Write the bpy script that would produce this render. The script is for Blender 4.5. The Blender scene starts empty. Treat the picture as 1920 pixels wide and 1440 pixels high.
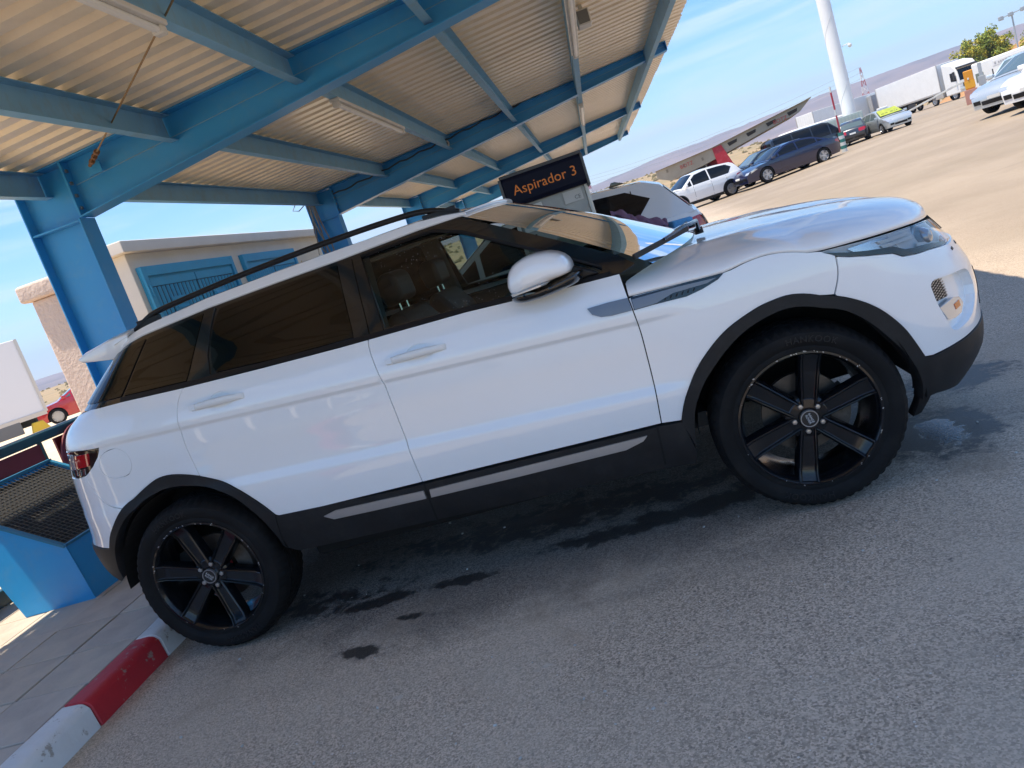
import bpy, bmesh, math, random
import numpy as np
from mathutils import Vector, Matrix
from mathutils.geometry import delaunay_2d_cdt
R = math.radians
random.seed(7)
sc = bpy.context.scene
# ------------------------------------------------------------------ camera
CAM = (2.2239, -2.9425, 1.3597)
YAW, PITCH, ROLL, FPX = -.2068, .1772, .3232, 1444.38
def cam_axes():
    cy, sy, cp, sp = math.cos(YAW), math.sin(YAW), math.cos(PITCH), math.sin(PITCH)
    f = Vector((sy*cp, cy*cp, -sp)); r = Vector((cy, -sy, 0)); d = f.cross(r)
    r2 = r*math.cos(ROLL)+d*math.sin(ROLL); d2 = -r*math.sin(ROLL)+d*math.cos(ROLL)
    return r2, -d2, -f
_r, _u, _b = cam_axes()
cam_data = bpy.data.cameras.new('camera'); cam = bpy.data.objects.new('camera', cam_data)
sc.collection.objects.link(cam)
cam.matrix_world = Matrix(((_r.x, _u.x, _b.x, CAM[0]), (_r.y, _u.y, _b.y, CAM[1]), (_r.z, _u.z, _b.z, CAM[2]), (0, 0, 0, 1)))
cam_data.sensor_width = 36; cam_data.lens = FPX/1920*36
cam_data.clip_start = .05; cam_data.clip_end = 20000
sc.camera = cam
# ------------------------------------------------------------------ sky and sun
SUN_DX, SUN_DY = .25, .12            # metres a shadow travels per metre of height
sun_vec = Vector((-SUN_DX, -SUN_DY, 1)).normalized()      # towards the sun
SUN_EL = math.asin(sun_vec.z); SUN_AZ = math.atan2(sun_vec.x, sun_vec.y)
w = bpy.data.worlds.new('World'); sc.world = w; w.use_nodes = True
nt = w.node_tree; nt.nodes.clear()
def N(tree, typ, **kw):
    n = tree.nodes.new(typ)
    for k, v in kw.items(): setattr(n, k, v)
    return n
out = N(nt, 'ShaderNodeOutputWorld'); bg = N(nt, 'ShaderNodeBackground'); bg.inputs[1].default_value = .074
sky = N(nt, 'ShaderNodeTexSky', sky_type='NISHITA', sun_disc=False)
sky.sun_elevation = SUN_EL; sky.sun_rotation = SUN_AZ; sky.altitude = 900; sky.air_density = 1.0; sky.dust_density = .35; sky.ozone_density = 3.0
tc = N(nt, 'ShaderNodeTexCoord'); sep = N(nt, 'ShaderNodeSeparateXYZ'); nt.links.new(tc.outputs['Generated'], sep.inputs[0])
# thin cirrus: long streaks lying along the horizon
mp = N(nt, 'ShaderNodeMapping'); mp.inputs['Scale'].default_value = (1.6, 1.6, 17); mp.inputs['Rotation'].default_value = (R(3), R(-5), 0); mp.inputs['Location'].default_value = (.35, .2, .1)
nt.links.new(tc.outputs['Generated'], mp.inputs[0])
n1 = N(nt, 'ShaderNodeTexNoise'); n1.inputs['Scale'].default_value = 1.3; n1.inputs['Detail'].default_value = 8; n1.inputs['Roughness'].default_value = .6; n1.inputs['Distortion'].default_value = .35
nt.links.new(mp.outputs[0], n1.inputs[0])
rmp = N(nt, 'ShaderNodeMapRange'); rmp.interpolation_type = 'SMOOTHSTEP'; rmp.inputs[1].default_value = .43; rmp.inputs[2].default_value = .70; rmp.inputs[4].default_value = .6
nt.links.new(n1.outputs[0], rmp.inputs[0])
up = N(nt, 'ShaderNodeMapRange'); up.interpolation_type = 'SMOOTHSTEP'; up.inputs[1].default_value = .0; up.inputs[2].default_value = .06
nt.links.new(sep.outputs[2], up.inputs[0])
mu = N(nt, 'ShaderNodeMath', operation='MULTIPLY'); nt.links.new(rmp.outputs[0], mu.inputs[0]); nt.links.new(up.outputs[0], mu.inputs[1])
mx = N(nt, 'ShaderNodeMix', data_type='RGBA'); mx.inputs['B'].default_value = (4.6, 5.0, 5.4, 1)
nt.links.new(mu.outputs[0], mx.inputs['Factor']); hs = N(nt, 'ShaderNodeHueSaturation'); hs.inputs['Saturation'].default_value = 1.32; nt.links.new(sky.outputs[0], hs.inputs['Color']); nt.links.new(hs.outputs[0], mx.inputs['A'])
nt.links.new(mx.outputs['Result'], bg.inputs[0]); nt.links.new(bg.outputs[0], out.inputs[0])
sun_d = bpy.data.lights.new('sun', 'SUN'); sun_d.energy = 2.3; sun_d.angle = R(.53); sun_d.color = (1, .89, .73)
sun = bpy.data.objects.new('sun', sun_d); sc.collection.objects.link(sun)
sun.rotation_euler = sun_vec.to_track_quat('Z', 'Y').to_euler()
vs = sc.view_settings; vs.view_transform = 'Standard'; vs.look = 'None'; vs.gamma = 1; vs.use_curve_mapping = False
vs.exposure = 1.8
sc.render.engine = 'CYCLES'
cy = sc.cycles; cy.use_denoising = True; cy.max_bounces = 8; cy.diffuse_bounces = 4; cy.glossy_bounces = 4; cy.transparent_max_bounces = 12; cy.transmission_bounces = 4
cy.sample_clamp_indirect = 6; cy.caustics_reflective = False; cy.caustics_refractive = False
# ------------------------------------------------------------------ materials
MATS = {}
def mat(name, col=(.5, .5, .5), rough=.5, metal=0., coat=0., spec=.5, var=0., vscale=3., bump=0., bscale=40., col2=None, emit=0., alpha=None, coat_rough=.03, coat_ior=1.5, dirt=0., dirt_col=(.25, .2, .14)):
    if name in MATS: return MATS[name]
    m = bpy.data.materials.new(name); m.use_nodes = True; t = m.node_tree; b = t.nodes['Principled BSDF']
    b.inputs['Base Color'].default_value = (*col, 1); b.inputs['Roughness'].default_value = rough; b.inputs['Metallic'].default_value = metal
    b.inputs['Coat Weight'].default_value = coat; b.inputs['Coat IOR'].default_value = coat_ior; b.inputs['Coat Roughness'].default_value = coat_rough; b.inputs['Specular IOR Level'].default_value = spec
    co = N(t, 'ShaderNodeTexCoord')
    last = None
    if var or col2:
        n = N(t, 'ShaderNodeTexNoise'); n.inputs['Scale'].default_value = vscale; n.inputs['Detail'].default_value = 6; n.inputs['Roughness'].default_value = .62
        t.links.new(co.outputs['Object'], n.inputs[0])
        r = N(t, 'ShaderNodeMapRange'); r.inputs[1].default_value = .33; r.inputs[2].default_value = .67; t.links.new(n.outputs[0], r.inputs[0])
        x = N(t, 'ShaderNodeMix', data_type='RGBA')
        c2 = col2 or tuple(c*(1+var) for c in col); c1 = col if col2 else tuple(c*(1-var) for c in col)
        x.inputs['A'].default_value = (*c1, 1); x.inputs['B'].default_value = (*[min(c, 1) for c in c2], 1)
        t.links.new(r.outputs[0], x.inputs['Factor']); last = x.outputs['Result']
        rr = N(t, 'ShaderNodeMapRange'); rr.inputs[3].default_value = max(rough-.06, .02); rr.inputs[4].default_value = min(rough+.08, 1); t.links.new(n.outputs[0], rr.inputs[0]); t.links.new(rr.outputs[0], b.inputs['Roughness'])
    if dirt:
        n = N(t, 'ShaderNodeTexNoise'); n.inputs['Scale'].default_value = 7; n.inputs['Detail'].default_value = 9; n.inputs['Roughness'].default_value = .7; t.links.new(co.outputs['Object'], n.inputs[0])
        r = N(t, 'ShaderNodeMapRange'); r.inputs[1].default_value = .5; r.inputs[2].default_value = .8; r.inputs[4].default_value = dirt; t.links.new(n.outputs[0], r.inputs[0])
        x = N(t, 'ShaderNodeMix', data_type='RGBA'); x.inputs['A'].default_value = (*col, 1); x.inputs['B'].default_value = (*dirt_col, 1)
        if last: t.links.new(last, x.inputs['A'])
        t.links.new(r.outputs[0], x.inputs['Factor']); last = x.outputs['Result']
    if last: t.links.new(last, b.inputs['Base Color'])
    if bump:
        n = N(t, 'ShaderNodeTexNoise'); n.inputs['Scale'].default_value = bscale; n.inputs['Detail'].default_value = 5; t.links.new(co.outputs['Object'], n.inputs[0])
        bp = N(t, 'ShaderNodeBump'); bp.inputs['Strength'].default_value = bump; bp.inputs['Distance'].default_value = .01; t.links.new(n.outputs[0], bp.inputs['Height']); t.links.new(bp.outputs[0], b.inputs['Normal'])
    if emit: b.inputs['Emission Color'].default_value = (*col, 1); b.inputs['Emission Strength'].default_value = emit
    MATS[name] = m; return m
def glass(name, tint, rough=.0, drops=0., ior=1.55):
    """thin pane: straight-through tint plus a mirror-like sheen"""
    if name in MATS: return MATS[name]
    m = bpy.data.materials.new(name); m.use_nodes = True; t = m.node_tree; t.nodes.clear()
    o = N(t, 'ShaderNodeOutputMaterial'); tr = N(t, 'ShaderNodeBsdfTransparent'); tr.inputs[0].default_value = (*tint, 1)
    gl = N(t, 'ShaderNodeBsdfGlossy'); gl.inputs['Roughness'].default_value = max(rough, .002); gl.inputs[0].default_value = (1, 1, 1, 1)
    fr = N(t, 'ShaderNodeFresnel'); fr.inputs[0].default_value = ior
    sm = N(t, 'ShaderNodeMixShader'); t.links.new(fr.outputs[0], sm.inputs[0]); t.links.new(tr.outputs[0], sm.inputs[1]); t.links.new(gl.outputs[0], sm.inputs[2])
    last = sm
    if drops:
        co = N(t, 'ShaderNodeTexCoord'); v = N(t, 'ShaderNodeTexVoronoi'); v.inputs['Scale'].default_value = 90; t.links.new(co.outputs['Object'], v.inputs[0])
        n = N(t, 'ShaderNodeTexNoise'); n.inputs['Scale'].default_value = 3.2; n.inputs['Detail'].default_value = 3; t.links.new(co.outputs['Object'], n.inputs[0])
        a = N(t, 'ShaderNodeMath', operation='LESS_THAN'); a.inputs[1].default_value = .17; t.links.new(v.outputs['Distance'], a.inputs[0])
        sepc = N(t, 'ShaderNodeSeparateColor'); t.links.new(v.outputs['Color'], sepc.inputs[0])
        th = N(t, 'ShaderNodeMath', operation='GREATER_THAN'); th.inputs[1].default_value = .55; t.links.new(sepc.outputs[0], th.inputs[0])
        nn = N(t, 'ShaderNodeMath', operation='GREATER_THAN'); nn.inputs[1].default_value = .5; t.links.new(n.outputs[0], nn.inputs[0])
        m1 = N(t, 'ShaderNodeMath', operation='MULTIPLY'); m2 = N(t, 'ShaderNodeMath', operation='MULTIPLY'); m3 = N(t, 'ShaderNodeMath', operation='MULTIPLY'); m3.inputs[1].default_value = drops
        t.links.new(a.outputs[0], m1.inputs[0]); t.links.new(th.outputs[0], m1.inputs[1]); t.links.new(m1.outputs[0], m2.inputs[0]); t.links.new(nn.outputs[0], m2.inputs[1]); t.links.new(m2.outputs[0], m3.inputs[0])
        df = N(t, 'ShaderNodeBsdfDiffuse'); df.inputs[0].default_value = (.42, .46, .47, 1)
        s2 = N(t, 'ShaderNodeMixShader'); t.links.new(m3.outputs[0], s2.inputs[0]); t.links.new(sm.outputs[0], s2.inputs[1]); t.links.new(df.outputs[0], s2.inputs[2]); last = s2
    t.links.new(last.outputs[0], o.inputs[0]); MATS[name] = m; return m
# ------------------------------------------------------------------ builders
def link(o): sc.collection.objects.link(o); return o
def mesh_obj(name, verts, faces, m, parent=None, smooth=False, normals=None):
    me = bpy.data.meshes.new(name); me.from_pydata([tuple(map(float, v)) for v in verts], [], [tuple(map(int, f)) for f in faces]); 
    if m: me.materials.append(m)
    if smooth: me.polygons.foreach_set('use_smooth', [True]*len(me.polygons))
    me.update()
    if normals is not None: me.normals_split_custom_set_from_vertices([tuple(map(float, n)) for n in normals])
    o = link(bpy.data.objects.new(name, me))
    if parent: o.parent = parent
    return o
def tag(o, label=None, cat=None, group=None, kind=None):
    if label: o['label'] = label
    if cat: o['category'] = cat
    if group: o['group'] = group
    if kind: o['kind'] = kind
    return o
def thing(name, label, cat, loc=(0, 0, 0), rz=0, group=None):
    o = link(bpy.data.objects.new(name, None)); o.location = loc; o.rotation_euler = (0, 0, rz); o.empty_display_size = .2
    return tag(o, label, cat, group)
def structure(name, loc=(0, 0, 0), rz=0):
    o = link(bpy.data.objects.new(name, None)); o.location = loc; o.rotation_euler = (0, 0, rz); o['kind'] = 'structure'; return o
class MB:
    def __init__(s): s.v = []; s.f = []
    def add(s, v, f):
        n = len(s.v); s.v += [tuple(map(float, p)) for p in v]; s.f += [tuple(i+n for i in q) for q in f]; return s
    def box(s, c, size, rot=None):
        x, y, z = [k/2 for k in size]; P = [Vector(p) for p in ((-x, -y, -z), (x, -y, -z), (x, y, -z), (-x, y, -z), (-x, -y, z), (x, -y, z), (x, y, z), (-x, y, z))]
        if rot is not None: P = [rot @ p for p in P]
        return s.add([p+Vector(c) for p in P], [(0, 3, 2, 1), (4, 5, 6, 7), (0, 1, 5, 4), (1, 2, 6, 5), (2, 3, 7, 6), (3, 0, 4, 7)])
    def bb(s, x0, x1, y0, y1, z0, z1): return s.box(((x0+x1)/2, (y0+y1)/2, (z0+z1)/2), (x1-x0, y1-y0, z1-z0))
    def hexa(s, P): return s.add(P, [(0, 3, 2, 1), (4, 5, 6, 7), (0, 1, 5, 4), (1, 2, 6, 5), (2, 3, 7, 6), (3, 0, 4, 7)])
    def bar(s, p, q, wd, ht, upv=(0, 0, 1)):
        p, q = Vector(p), Vector(q); d = (q-p).normalized(); sd = d.cross(Vector(upv))
        if sd.length < 1e-5: sd = Vector((1, 0, 0))
        sd.normalize(); u = sd.cross(d).normalized(); P = []
        for e in (p, q): P += [e-sd*wd/2-u*ht/2, e+sd*wd/2-u*ht/2, e+sd*wd/2+u*ht/2, e-sd*wd/2+u*ht/2]
        return s.add(P, [(0, 1, 2, 3), (7, 6, 5, 4), (0, 4, 5, 1), (1, 5, 6, 2), (2, 6, 7, 3), (3, 7, 4, 0)])
    def tube(s, pts, r, seg=8, caps=True):
        pts = [Vector(p) for p in pts]; n = len(pts); rs = r if hasattr(r, '__len__') else [r]*n; base = len(s.v); prev = None
        for i, p in enumerate(pts):
            d = (pts[min(i+1, n-1)]-pts[max(i-1, 0)]).normalized()
            if prev is None:
                a = d.orthogonal().normalized()
            else:
                a = (prev-d*prev.dot(d)); a = a.normalized() if a.length > 1e-6 else d.orthogonal().normalized()
            prev = a; b = d.cross(a)
            for k in range(seg):
                t = 2*math.pi*k/seg; s.v.append(tuple(p+(a*math.cos(t)+b*math.sin(t))*rs[i]))
        for i in range(n-1):
            for k in range(seg):
                k2 = (k+1) % seg; s.f.append((base+i*seg+k, base+i*seg+k2, base+(i+1)*seg+k2, base+(i+1)*seg+k))
        if caps: s.f.append(tuple(base+k for k in range(seg))[::-1]); s.f.append(tuple(base+(n-1)*seg+k for k in range(seg)))
        return s
    def prism(s, poly, axis, a, b):
        """poly in the two other axes (x,z for axis 1; x,y for 2; y,z for 0), extruded a..b"""
        def P(p, h): return (h, p[0], p[1]) if axis == 0 else (p[0], h, p[1]) if axis == 1 else (p[0], p[1], h)
        n = len(poly); s2 = [P(p, a) for p in poly]+[P(p, b) for p in poly]
        return s.add(s2, [tuple(range(n)), tuple(range(2*n-1, n-1, -1))]+[(i, i+n, (i+1) % n+n, (i+1) % n) for i in range(n)])
    def lathe(s, prof, seg=32, a0=0, a1=2*math.pi, mod=None, close=False):
        """profile (r,y) turned about the y axis; x=r cos, z=r sin"""
        full = abs(a1-a0-2*math.pi) < 1e-6; n = seg if full else seg+1; base = len(s.v); m = len(prof)
        for i in range(n):
            t = a0+(a1-a0)*i/seg
            for j, (r, y) in enumerate(prof):
                rr = r+(mod(i, j) if mod else 0); s.v.append((rr*math.cos(t), y, rr*math.sin(t)))
        for i in range(seg):
            i2 = (i+1) % n
            for j in range(m-1 if not close else m):
                j2 = (j+1) % m; s.f.append((base+i*m+j, base+i*m+j2, base+i2*m+j2, base+i2*m+j))
        return s
    def move(s, M, start=0):
        for i in range(start, len(s.v)): s.v[i] = tuple(M @ Vector(s.v[i]))
        return s
    def build(s, name, m, parent=None, smooth=False, bevel=0, seg=2, recalc=True, angle=None):
        me = bpy.data.meshes.new(name); me.from_pydata(s.v, [], s.f)
        if m: me.materials.append(m)
        if recalc or bevel:
            bm = bmesh.new(); bm.from_mesh(me)
            if recalc: bmesh.ops.recalc_face_normals(bm, faces=bm.faces)
            if bevel:
                es = [e for e in bm.edges if len(e.link_faces) == 2 and e.calc_face_angle(0) > .5]
                bmesh.ops.bevel(bm, geom=es, offset=bevel, segments=seg, profile=.5, affect='EDGES', clamp_overlap=True)
            bm.to_mesh(me); bm.free()
        if smooth or bevel:
            me.polygons.foreach_set('use_smooth', [True]*len(me.polygons))
            if bevel and seg > 1 and not angle:      # large faces stay flat, only the rounded edges turn the normal
                nv = np.zeros((len(me.vertices), 3))
                for p in me.polygons:
                    k = np.array(p.normal)*p.area
                    for i in p.vertices: nv[i] += k
                me.update(); me.normals_split_custom_set_from_vertices([tuple(n/max(np.linalg.norm(n), 1e-12)) for n in nv])
            else: me.set_sharp_from_angle(angle=angle or (R(35) if not bevel else R(28)))
        me.update(); o = link(bpy.data.objects.new(name, me))
        if parent: o.parent = parent
        return o
def copy_tree(o, parent=None):
    c = o.copy(); link(c); c.parent = parent
    for ch in o.children: copy_tree(ch, c)
    return c
def grid_faces(nu, nv, flip=False):
    F = []
    for i in range(nu-1):
        for j in range(nv-1):
            q = (i*nv+j, (i+1)*nv+j, (i+1)*nv+j+1, i*nv+j+1); F.append(q[::-1] if flip else q)
    return F
def text_mesh(name, body, size, m, parent, M, extrude=.0015, align='CENTER', bend=None, spacing=1., sy=1.):
    cu = bpy.data.curves.new(name, 'FONT'); cu.body = body; cu.size = size; cu.extrude = extrude; cu.align_x = align; cu.align_y = 'CENTER'; cu.space_character = spacing; cu.resolution_u = 3
    tmp = link(bpy.data.objects.new(name, cu)); dg = bpy.context.evaluated_depsgraph_get(); me = bpy.data.meshes.new_from_object(tmp.evaluated_get(dg))
    bpy.data.objects.remove(tmp); bpy.data.curves.remove(cu)
    me.materials.clear(); me.materials.append(m)
    for vt in me.vertices:
        p = vt.co.copy(); p.y *= sy
        if bend:
            a = bend[1]-p.x/bend[0]; rr = bend[0]+p.y; p = Vector((rr*math.cos(a), rr*math.sin(a), p.z))
        vt.co = M @ p
    me.name = name; o = link(bpy.data.objects.new(name, me)); o.parent = parent; return o
def hills(t): t = min(max(t, 0), 1); return t*t*(3-2*t)
def gz(x, y=0): return .4*hills((x-5)/13)       # the lot climbs gently to the right
# ================================================================== the setting
TH = .04                                              # heading of canopy and kerb against the car
KA, KB = Vector((math.cos(TH), math.sin(TH), 0)), Vector((-math.sin(TH), math.cos(TH), 0))
def ab(a, b, z=0): return KA*a+KB*b+Vector((0, 0, z))
def asphalt_material():
    m = bpy.data.materials.new('worn_asphalt'); m.use_nodes = True; t = m.node_tree; b = t.nodes['Principled BSDF']; L = t.links.new
    co = N(t, 'ShaderNodeTexCoord'); P = co.outputs['Object']; sp = N(t, 'ShaderNodeSeparateXYZ'); L(P, sp.inputs[0])
    def noise(scale, det=5, rough=.6, vec=None, dist=0):
        n = N(t, 'ShaderNodeTexNoise'); n.inputs['Scale'].default_value = scale; n.inputs['Detail'].default_value = det; n.inputs['Roughness'].default_value = rough; n.inputs['Distortion'].default_value = dist; L(vec or P, n.inputs[0]); return n.outputs[0]
    def rng(x, a, c, lo=0, hi=1, smooth=True):
        n = N(t, 'ShaderNodeMapRange'); n.interpolation_type = 'SMOOTHSTEP' if smooth else 'LINEAR'
        for i, k in enumerate((a, c, lo, hi)): n.inputs[i+1].default_value = k
        L(x, n.inputs[0]); return n.outputs[0]
    def mth(op, x, y):
        n = N(t, 'ShaderNodeMath', operation=op)
        for i, k in enumerate((x, y)):
            if isinstance(k, (int, float)): n.inputs[i].default_value = k
            else: L(k, n.inputs[i])
        return n.outputs[0]
    def mix(f, A, B):
        n = N(t, 'ShaderNodeMix', data_type='RGBA')
        if isinstance(f, float): n.inputs['Factor'].default_value = f
        else: L(f, n.inputs['Factor'])
        for k, x in (('A', A), ('B', B)):
            if isinstance(x, tuple): n.inputs[k].default_value = (*x, 1)
            else: L(x, n.inputs[k])
        return n.outputs['Result']
    vor = N(t, 'ShaderNodeTexVoronoi'); vor.inputs['Scale'].default_value = 185; L(P, vor.inputs[0])
    vs_ = N(t, 'ShaderNodeSeparateColor'); L(vor.outputs['Color'], vs_.inputs[0])
    grit = mix(rng(vs_.outputs[0], .0, 1., 0, 1, False), (.27, .21, .155), (.76, .605, .46))          # stones of the wearing course
    fine = noise(240, 3, .7); vo2 = N(t, 'ShaderNodeTexVoronoi'); vo2.inputs['Scale'].default_value = 62; L(P, vo2.inputs[0]); vc2 = N(t, 'ShaderNodeSeparateColor'); L(vo2.outputs['Color'], vc2.inputs[0])
    pit = mth('MULTIPLY', rng(vo2.outputs['Distance'], .34, .22), rng(vc2.outputs[0], .62, .66)); grit = mix(mth('MULTIPLY', pit, .7), grit, (.13, .105, .085)); peb = mth('MULTIPLY', rng(vo2.outputs['Distance'], .26, .16), rng(vc2.outputs[1], .93, .95)); grit = mix(peb, grit, (.80, .74, .66))
    blotch = noise(.9, 7, .65); grit = mix(rng(blotch, .4, .68, 0, .5), grit, (.58, .475, .365))
    brown = noise(1.7, 5, .6, dist=.6); grit = mix(rng(brown, .58, .72, 0, .5), grit, (.38, .28, .19))
    pale = noise(5.5, 3, .5); grit = mix(rng(pale, .70, .74, 0, .5), grit, (.66, .59, .50))     # dried spills
    dust = mth('ADD', mth('MAXIMUM', rng(sp.outputs[0], 3.2, 6.5, 0, .9), rng(sp.outputs[1], -1.9, -4.0, 0, .9)), rng(noise(.35, 6, .6), .3, .7, -.12, .18)); dust = rng(dust, 0, 1, 0, .92, False)
    sand = mix(rng(noise(.22, 8, .65), .3, .72), (.225, .175, .122), (.285, .228, .158)); sand = mix(rng(noise(14, 6, .75), .35, .7, 0, .45), sand, (.22, .165, .105))
    track = N(t, 'ShaderNodeMapping'); track.inputs['Rotation'].default_value = (0, 0, R(64)); track.inputs['Scale'].default_value = (.9, .05, 1); L(P, track.inputs[0])
    sand = mix(rng(noise(1, 5, .6, track.outputs[0]), .52, .7, 0, .35), sand, (.205, .155, .10))
    col = mix(dust, grit, sand)
    lane = N(t, 'ShaderNodeMapping'); lane.inputs['Scale'].default_value = (.16, 2.1, 1); lane.inputs['Rotation'].default_value = (0, 0, R(-4)); L(P, lane.inputs[0]); col = mix(rng(noise(1, 6, .62, lane.outputs[0], .3), .55, .72, 0, .3), col, (.15, .125, .10))     # tyre-darkened lanes
    # contact shade under the car painted in, mixed with ragged brown-black staining
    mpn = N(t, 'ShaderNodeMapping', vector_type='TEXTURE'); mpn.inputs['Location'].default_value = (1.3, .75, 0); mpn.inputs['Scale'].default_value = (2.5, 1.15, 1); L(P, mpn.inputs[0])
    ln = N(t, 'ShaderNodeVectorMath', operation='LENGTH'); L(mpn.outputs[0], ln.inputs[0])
    stain_shade = rng(mth('ADD', rng(ln.outputs['Value'], 1.35, .35, 0, .8), mth('MULTIPLY', noise(2.6, 7, .66, dist=.5), .9)), .62, 1.15); col = mix(mth('MULTIPLY', stain_shade, .62), col, mix(rng(vs_.outputs[0], .2, .9), (.055, .05, .046), (.15, .138, .125)))
    # water dripped from the washed car: ragged patches at these spots (x, y, rx, ry, turn)
    wn = noise(7.5, 7, .68, dist=.4); wn2 = noise(26, 4, .6); wet = None
    for (x, y, rx, ry, rot, k) in ((2.15, .31, .42, .13, .1, 1.), (1.72, .27, .5, .1, -.1, .8), (1.06, .15, .22, .06, -.15, 1.), (.66, .14, .26, .07, .1, .95), (.74, -.3, .17, .06, -.35, .85), (.3, .25, .7, .25, 0, .6), (1.5, .62, 1.4, .28, 0, .75), (3.2, .5, .36, .36, 0, .95), (3.55, 1.12, .3, .22, .2, 1.), (3.05, .9, .3, .5, 0, .8), (.95, -.1, .2, .04, -.3, .6)):
        mpn = N(t, 'ShaderNodeMapping', vector_type='TEXTURE'); mpn.inputs['Location'].default_value = (x, y, 0); mpn.inputs['Rotation'].default_value = (0, 0, rot); mpn.inputs['Scale'].default_value = (rx, ry, 1)
        L(P, mpn.inputs[0]); ln = N(t, 'ShaderNodeVectorMath', operation='LENGTH'); L(mpn.outputs[0], ln.inputs[0])
        g = mth('MULTIPLY', rng(ln.outputs['Value'], 1.5, .0), k); wet = g if wet is None else mth('MAXIMUM', wet, g)
    wf = rng(mth('ADD', mth('ADD', mth('MULTIPLY', wet, .75), mth('MULTIPLY', wn, 1.5)), mth('MULTIPLY', wn2, .55)), 1.31, 1.54)
    halo = rng(mth('ADD', mth('ADD', mth('MULTIPLY', wet, .75), mth('MULTIPLY', wn, 1.5)), mth('MULTIPLY', wn2, .2)), 1.0, 1.34); col = mix(mth('MULTIPLY', halo, .38), col, (.10, .09, .08))
    col = mix(mth('MULTIPLY', wf, .86), col, (.022, .021, .02))
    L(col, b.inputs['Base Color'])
    # a shinier puddle core in front of the wheel
    mpn = N(t, 'ShaderNodeMapping', vector_type='TEXTURE'); mpn.inputs['Location'].default_value = (3.24, .5, 0); mpn.inputs['Scale'].default_value = (.17, .3, 1); L(P, mpn.inputs[0])
    ln = N(t, 'ShaderNodeVectorMath', operation='LENGTH'); L(mpn.outputs[0], ln.inputs[0])
    pud = rng(mth('ADD', rng(ln.outputs['Value'], 1.3, 0, 0, .75), mth('MULTIPLY', noise(11, 5, .6), .9)), .88, .98)
    rough = mth('MULTIPLY', rng(fine, .3, .7, .62, .86), mth('SUBTRACT', 1., mth('MULTIPLY', wf, .35))); rough = mth('MULTIPLY', rough, mth('SUBTRACT', 1., mth('MULTIPLY', pud, .8)))
    L(rough, b.inputs['Roughness']); b.inputs['Specular IOR Level'].default_value = .45
    h = mth('ADD', mth('MULTIPLY', vor.outputs['Distance'], -1.), mth('MULTIPLY', noise(70, 4, .7), .9)); h = mth('MULTIPLY', h, mth('SUBTRACT', 1., mth('MULTIPLY', pud, .75)))
    bp = N(t, 'ShaderNodeBump'); bp.inputs['Strength'].default_value = .22; bp.inputs['Distance'].default_value = .006; L(h, bp.inputs['Height']); L(bp.outputs[0], b.inputs['Normal'])
    return m
def sheet(name, xs, ys, zf, m):
    V = [(x, y, zf(x, y)) for x in xs for y in ys]; o = mesh_obj(name, V, grid_faces(len(xs), len(ys)), m, smooth=True); o['kind'] = 'structure'; return o
earth = mat('dry_earth', (.30, .235, .155), .95, col2=(.21, .165, .105), vscale=.05, bump=.4, bscale=3)
sheet('ground', [-7000, -400, -80, -20, -4, 0, 4]+[5+i*.8125 for i in range(17)]+[20, 40, 90, 400, 7000], [-7000, -400, -80, -20, 0, 20, 80, 150, 400, 7000], lambda x, y: gz(x)-.05, earth)
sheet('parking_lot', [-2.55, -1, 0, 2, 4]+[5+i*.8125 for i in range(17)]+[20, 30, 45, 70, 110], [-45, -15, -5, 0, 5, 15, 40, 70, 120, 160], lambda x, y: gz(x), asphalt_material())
yard = mat('pale_concrete_yard', (.70, .55, .37), .9, col2=(.60, .46, .30), vscale=.6, bump=.25, bscale=25)
mesh_obj('yard', [ab(-60, -40, -.02), ab(-2.45, -40, -.02), ab(-2.45, 80, -.02), ab(-60, 80, -.02)], [(0, 1, 2, 3)], yard)['kind'] = 'structure'
# ------------------------------------------------------------------ footway of square slate tiles and its painted kerb
CANF = structure('footway', (0, 0, 0), TH)
mortar = mat('mortar_bed', (.16, .145, .125), .95, bump=.5, bscale=60)
MB().bb(-2.5, -.58, -9, 26, -.1, .108).build('mortar_bed', mortar, CANF)
slate = [mat('slate_%d' % i, c, .62, col2=c2, vscale=4.5, bump=.55, bscale=9, dirt=.35, dirt_col=(.30, .25, .19)) for i, (c, c2) in enumerate((((.58, .50, .41), (.45, .39, .33)), ((.53, .47, .40), (.62, .53, .42)), ((.58, .49, .38), (.46, .40, .335))))]
tile_me = []
for i in range(3):
    rnd = random.Random(i); mb = MB().bb(-.19, .19, -.19, .19, -.02, 0); o = mb.build('tile', slate[i], None, bevel=.006, seg=2); tile_me.append(o.data); bpy.data.objects.remove(o)
rnd = random.Random(3)
for ia in range(5):
    for ib in range(-5, 18):
        o = link(bpy.data.objects.new('tile', tile_me[rnd.randrange(3)])); o.parent = CANF
        o.location = (-.58-.195-ia*.388, .17+.194+ib*.388+rnd.uniform(-.002, .002), .118+rnd.uniform(-.002, .003)); o.rotation_euler = (rnd.uniform(-.006, .006), rnd.uniform(-.006, .006), rnd.choice((0, 1, 2, 3))*math.pi/2+rnd.uniform(-.006, .006))
KERB = structure('kerb', (0, 0, 0), TH)
def paint_mat(name, c, c2):
    m = mat(name, c, .55, col2=c2, vscale=6, bump=.35, bscale=22, dirt=.8, dirt_col=(.30, .26, .21))
    for n in m.node_tree.nodes:        # chips worn through the paint
        if n.type == 'TEX_NOISE' and abs(n.inputs['Scale'].default_value-7) < .01:
            n.inputs['Scale'].default_value = 17; r = n.outputs[0].links[0].to_node; r.inputs[1].default_value = .60; r.inputs[2].default_value = .64
    return m
kw, kr = paint_mat('kerb_white', (.74, .74, .72), (.66, .66, .65)), paint_mat('kerb_red', (.50, .022, .032), (.42, .02, .03))
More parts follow.
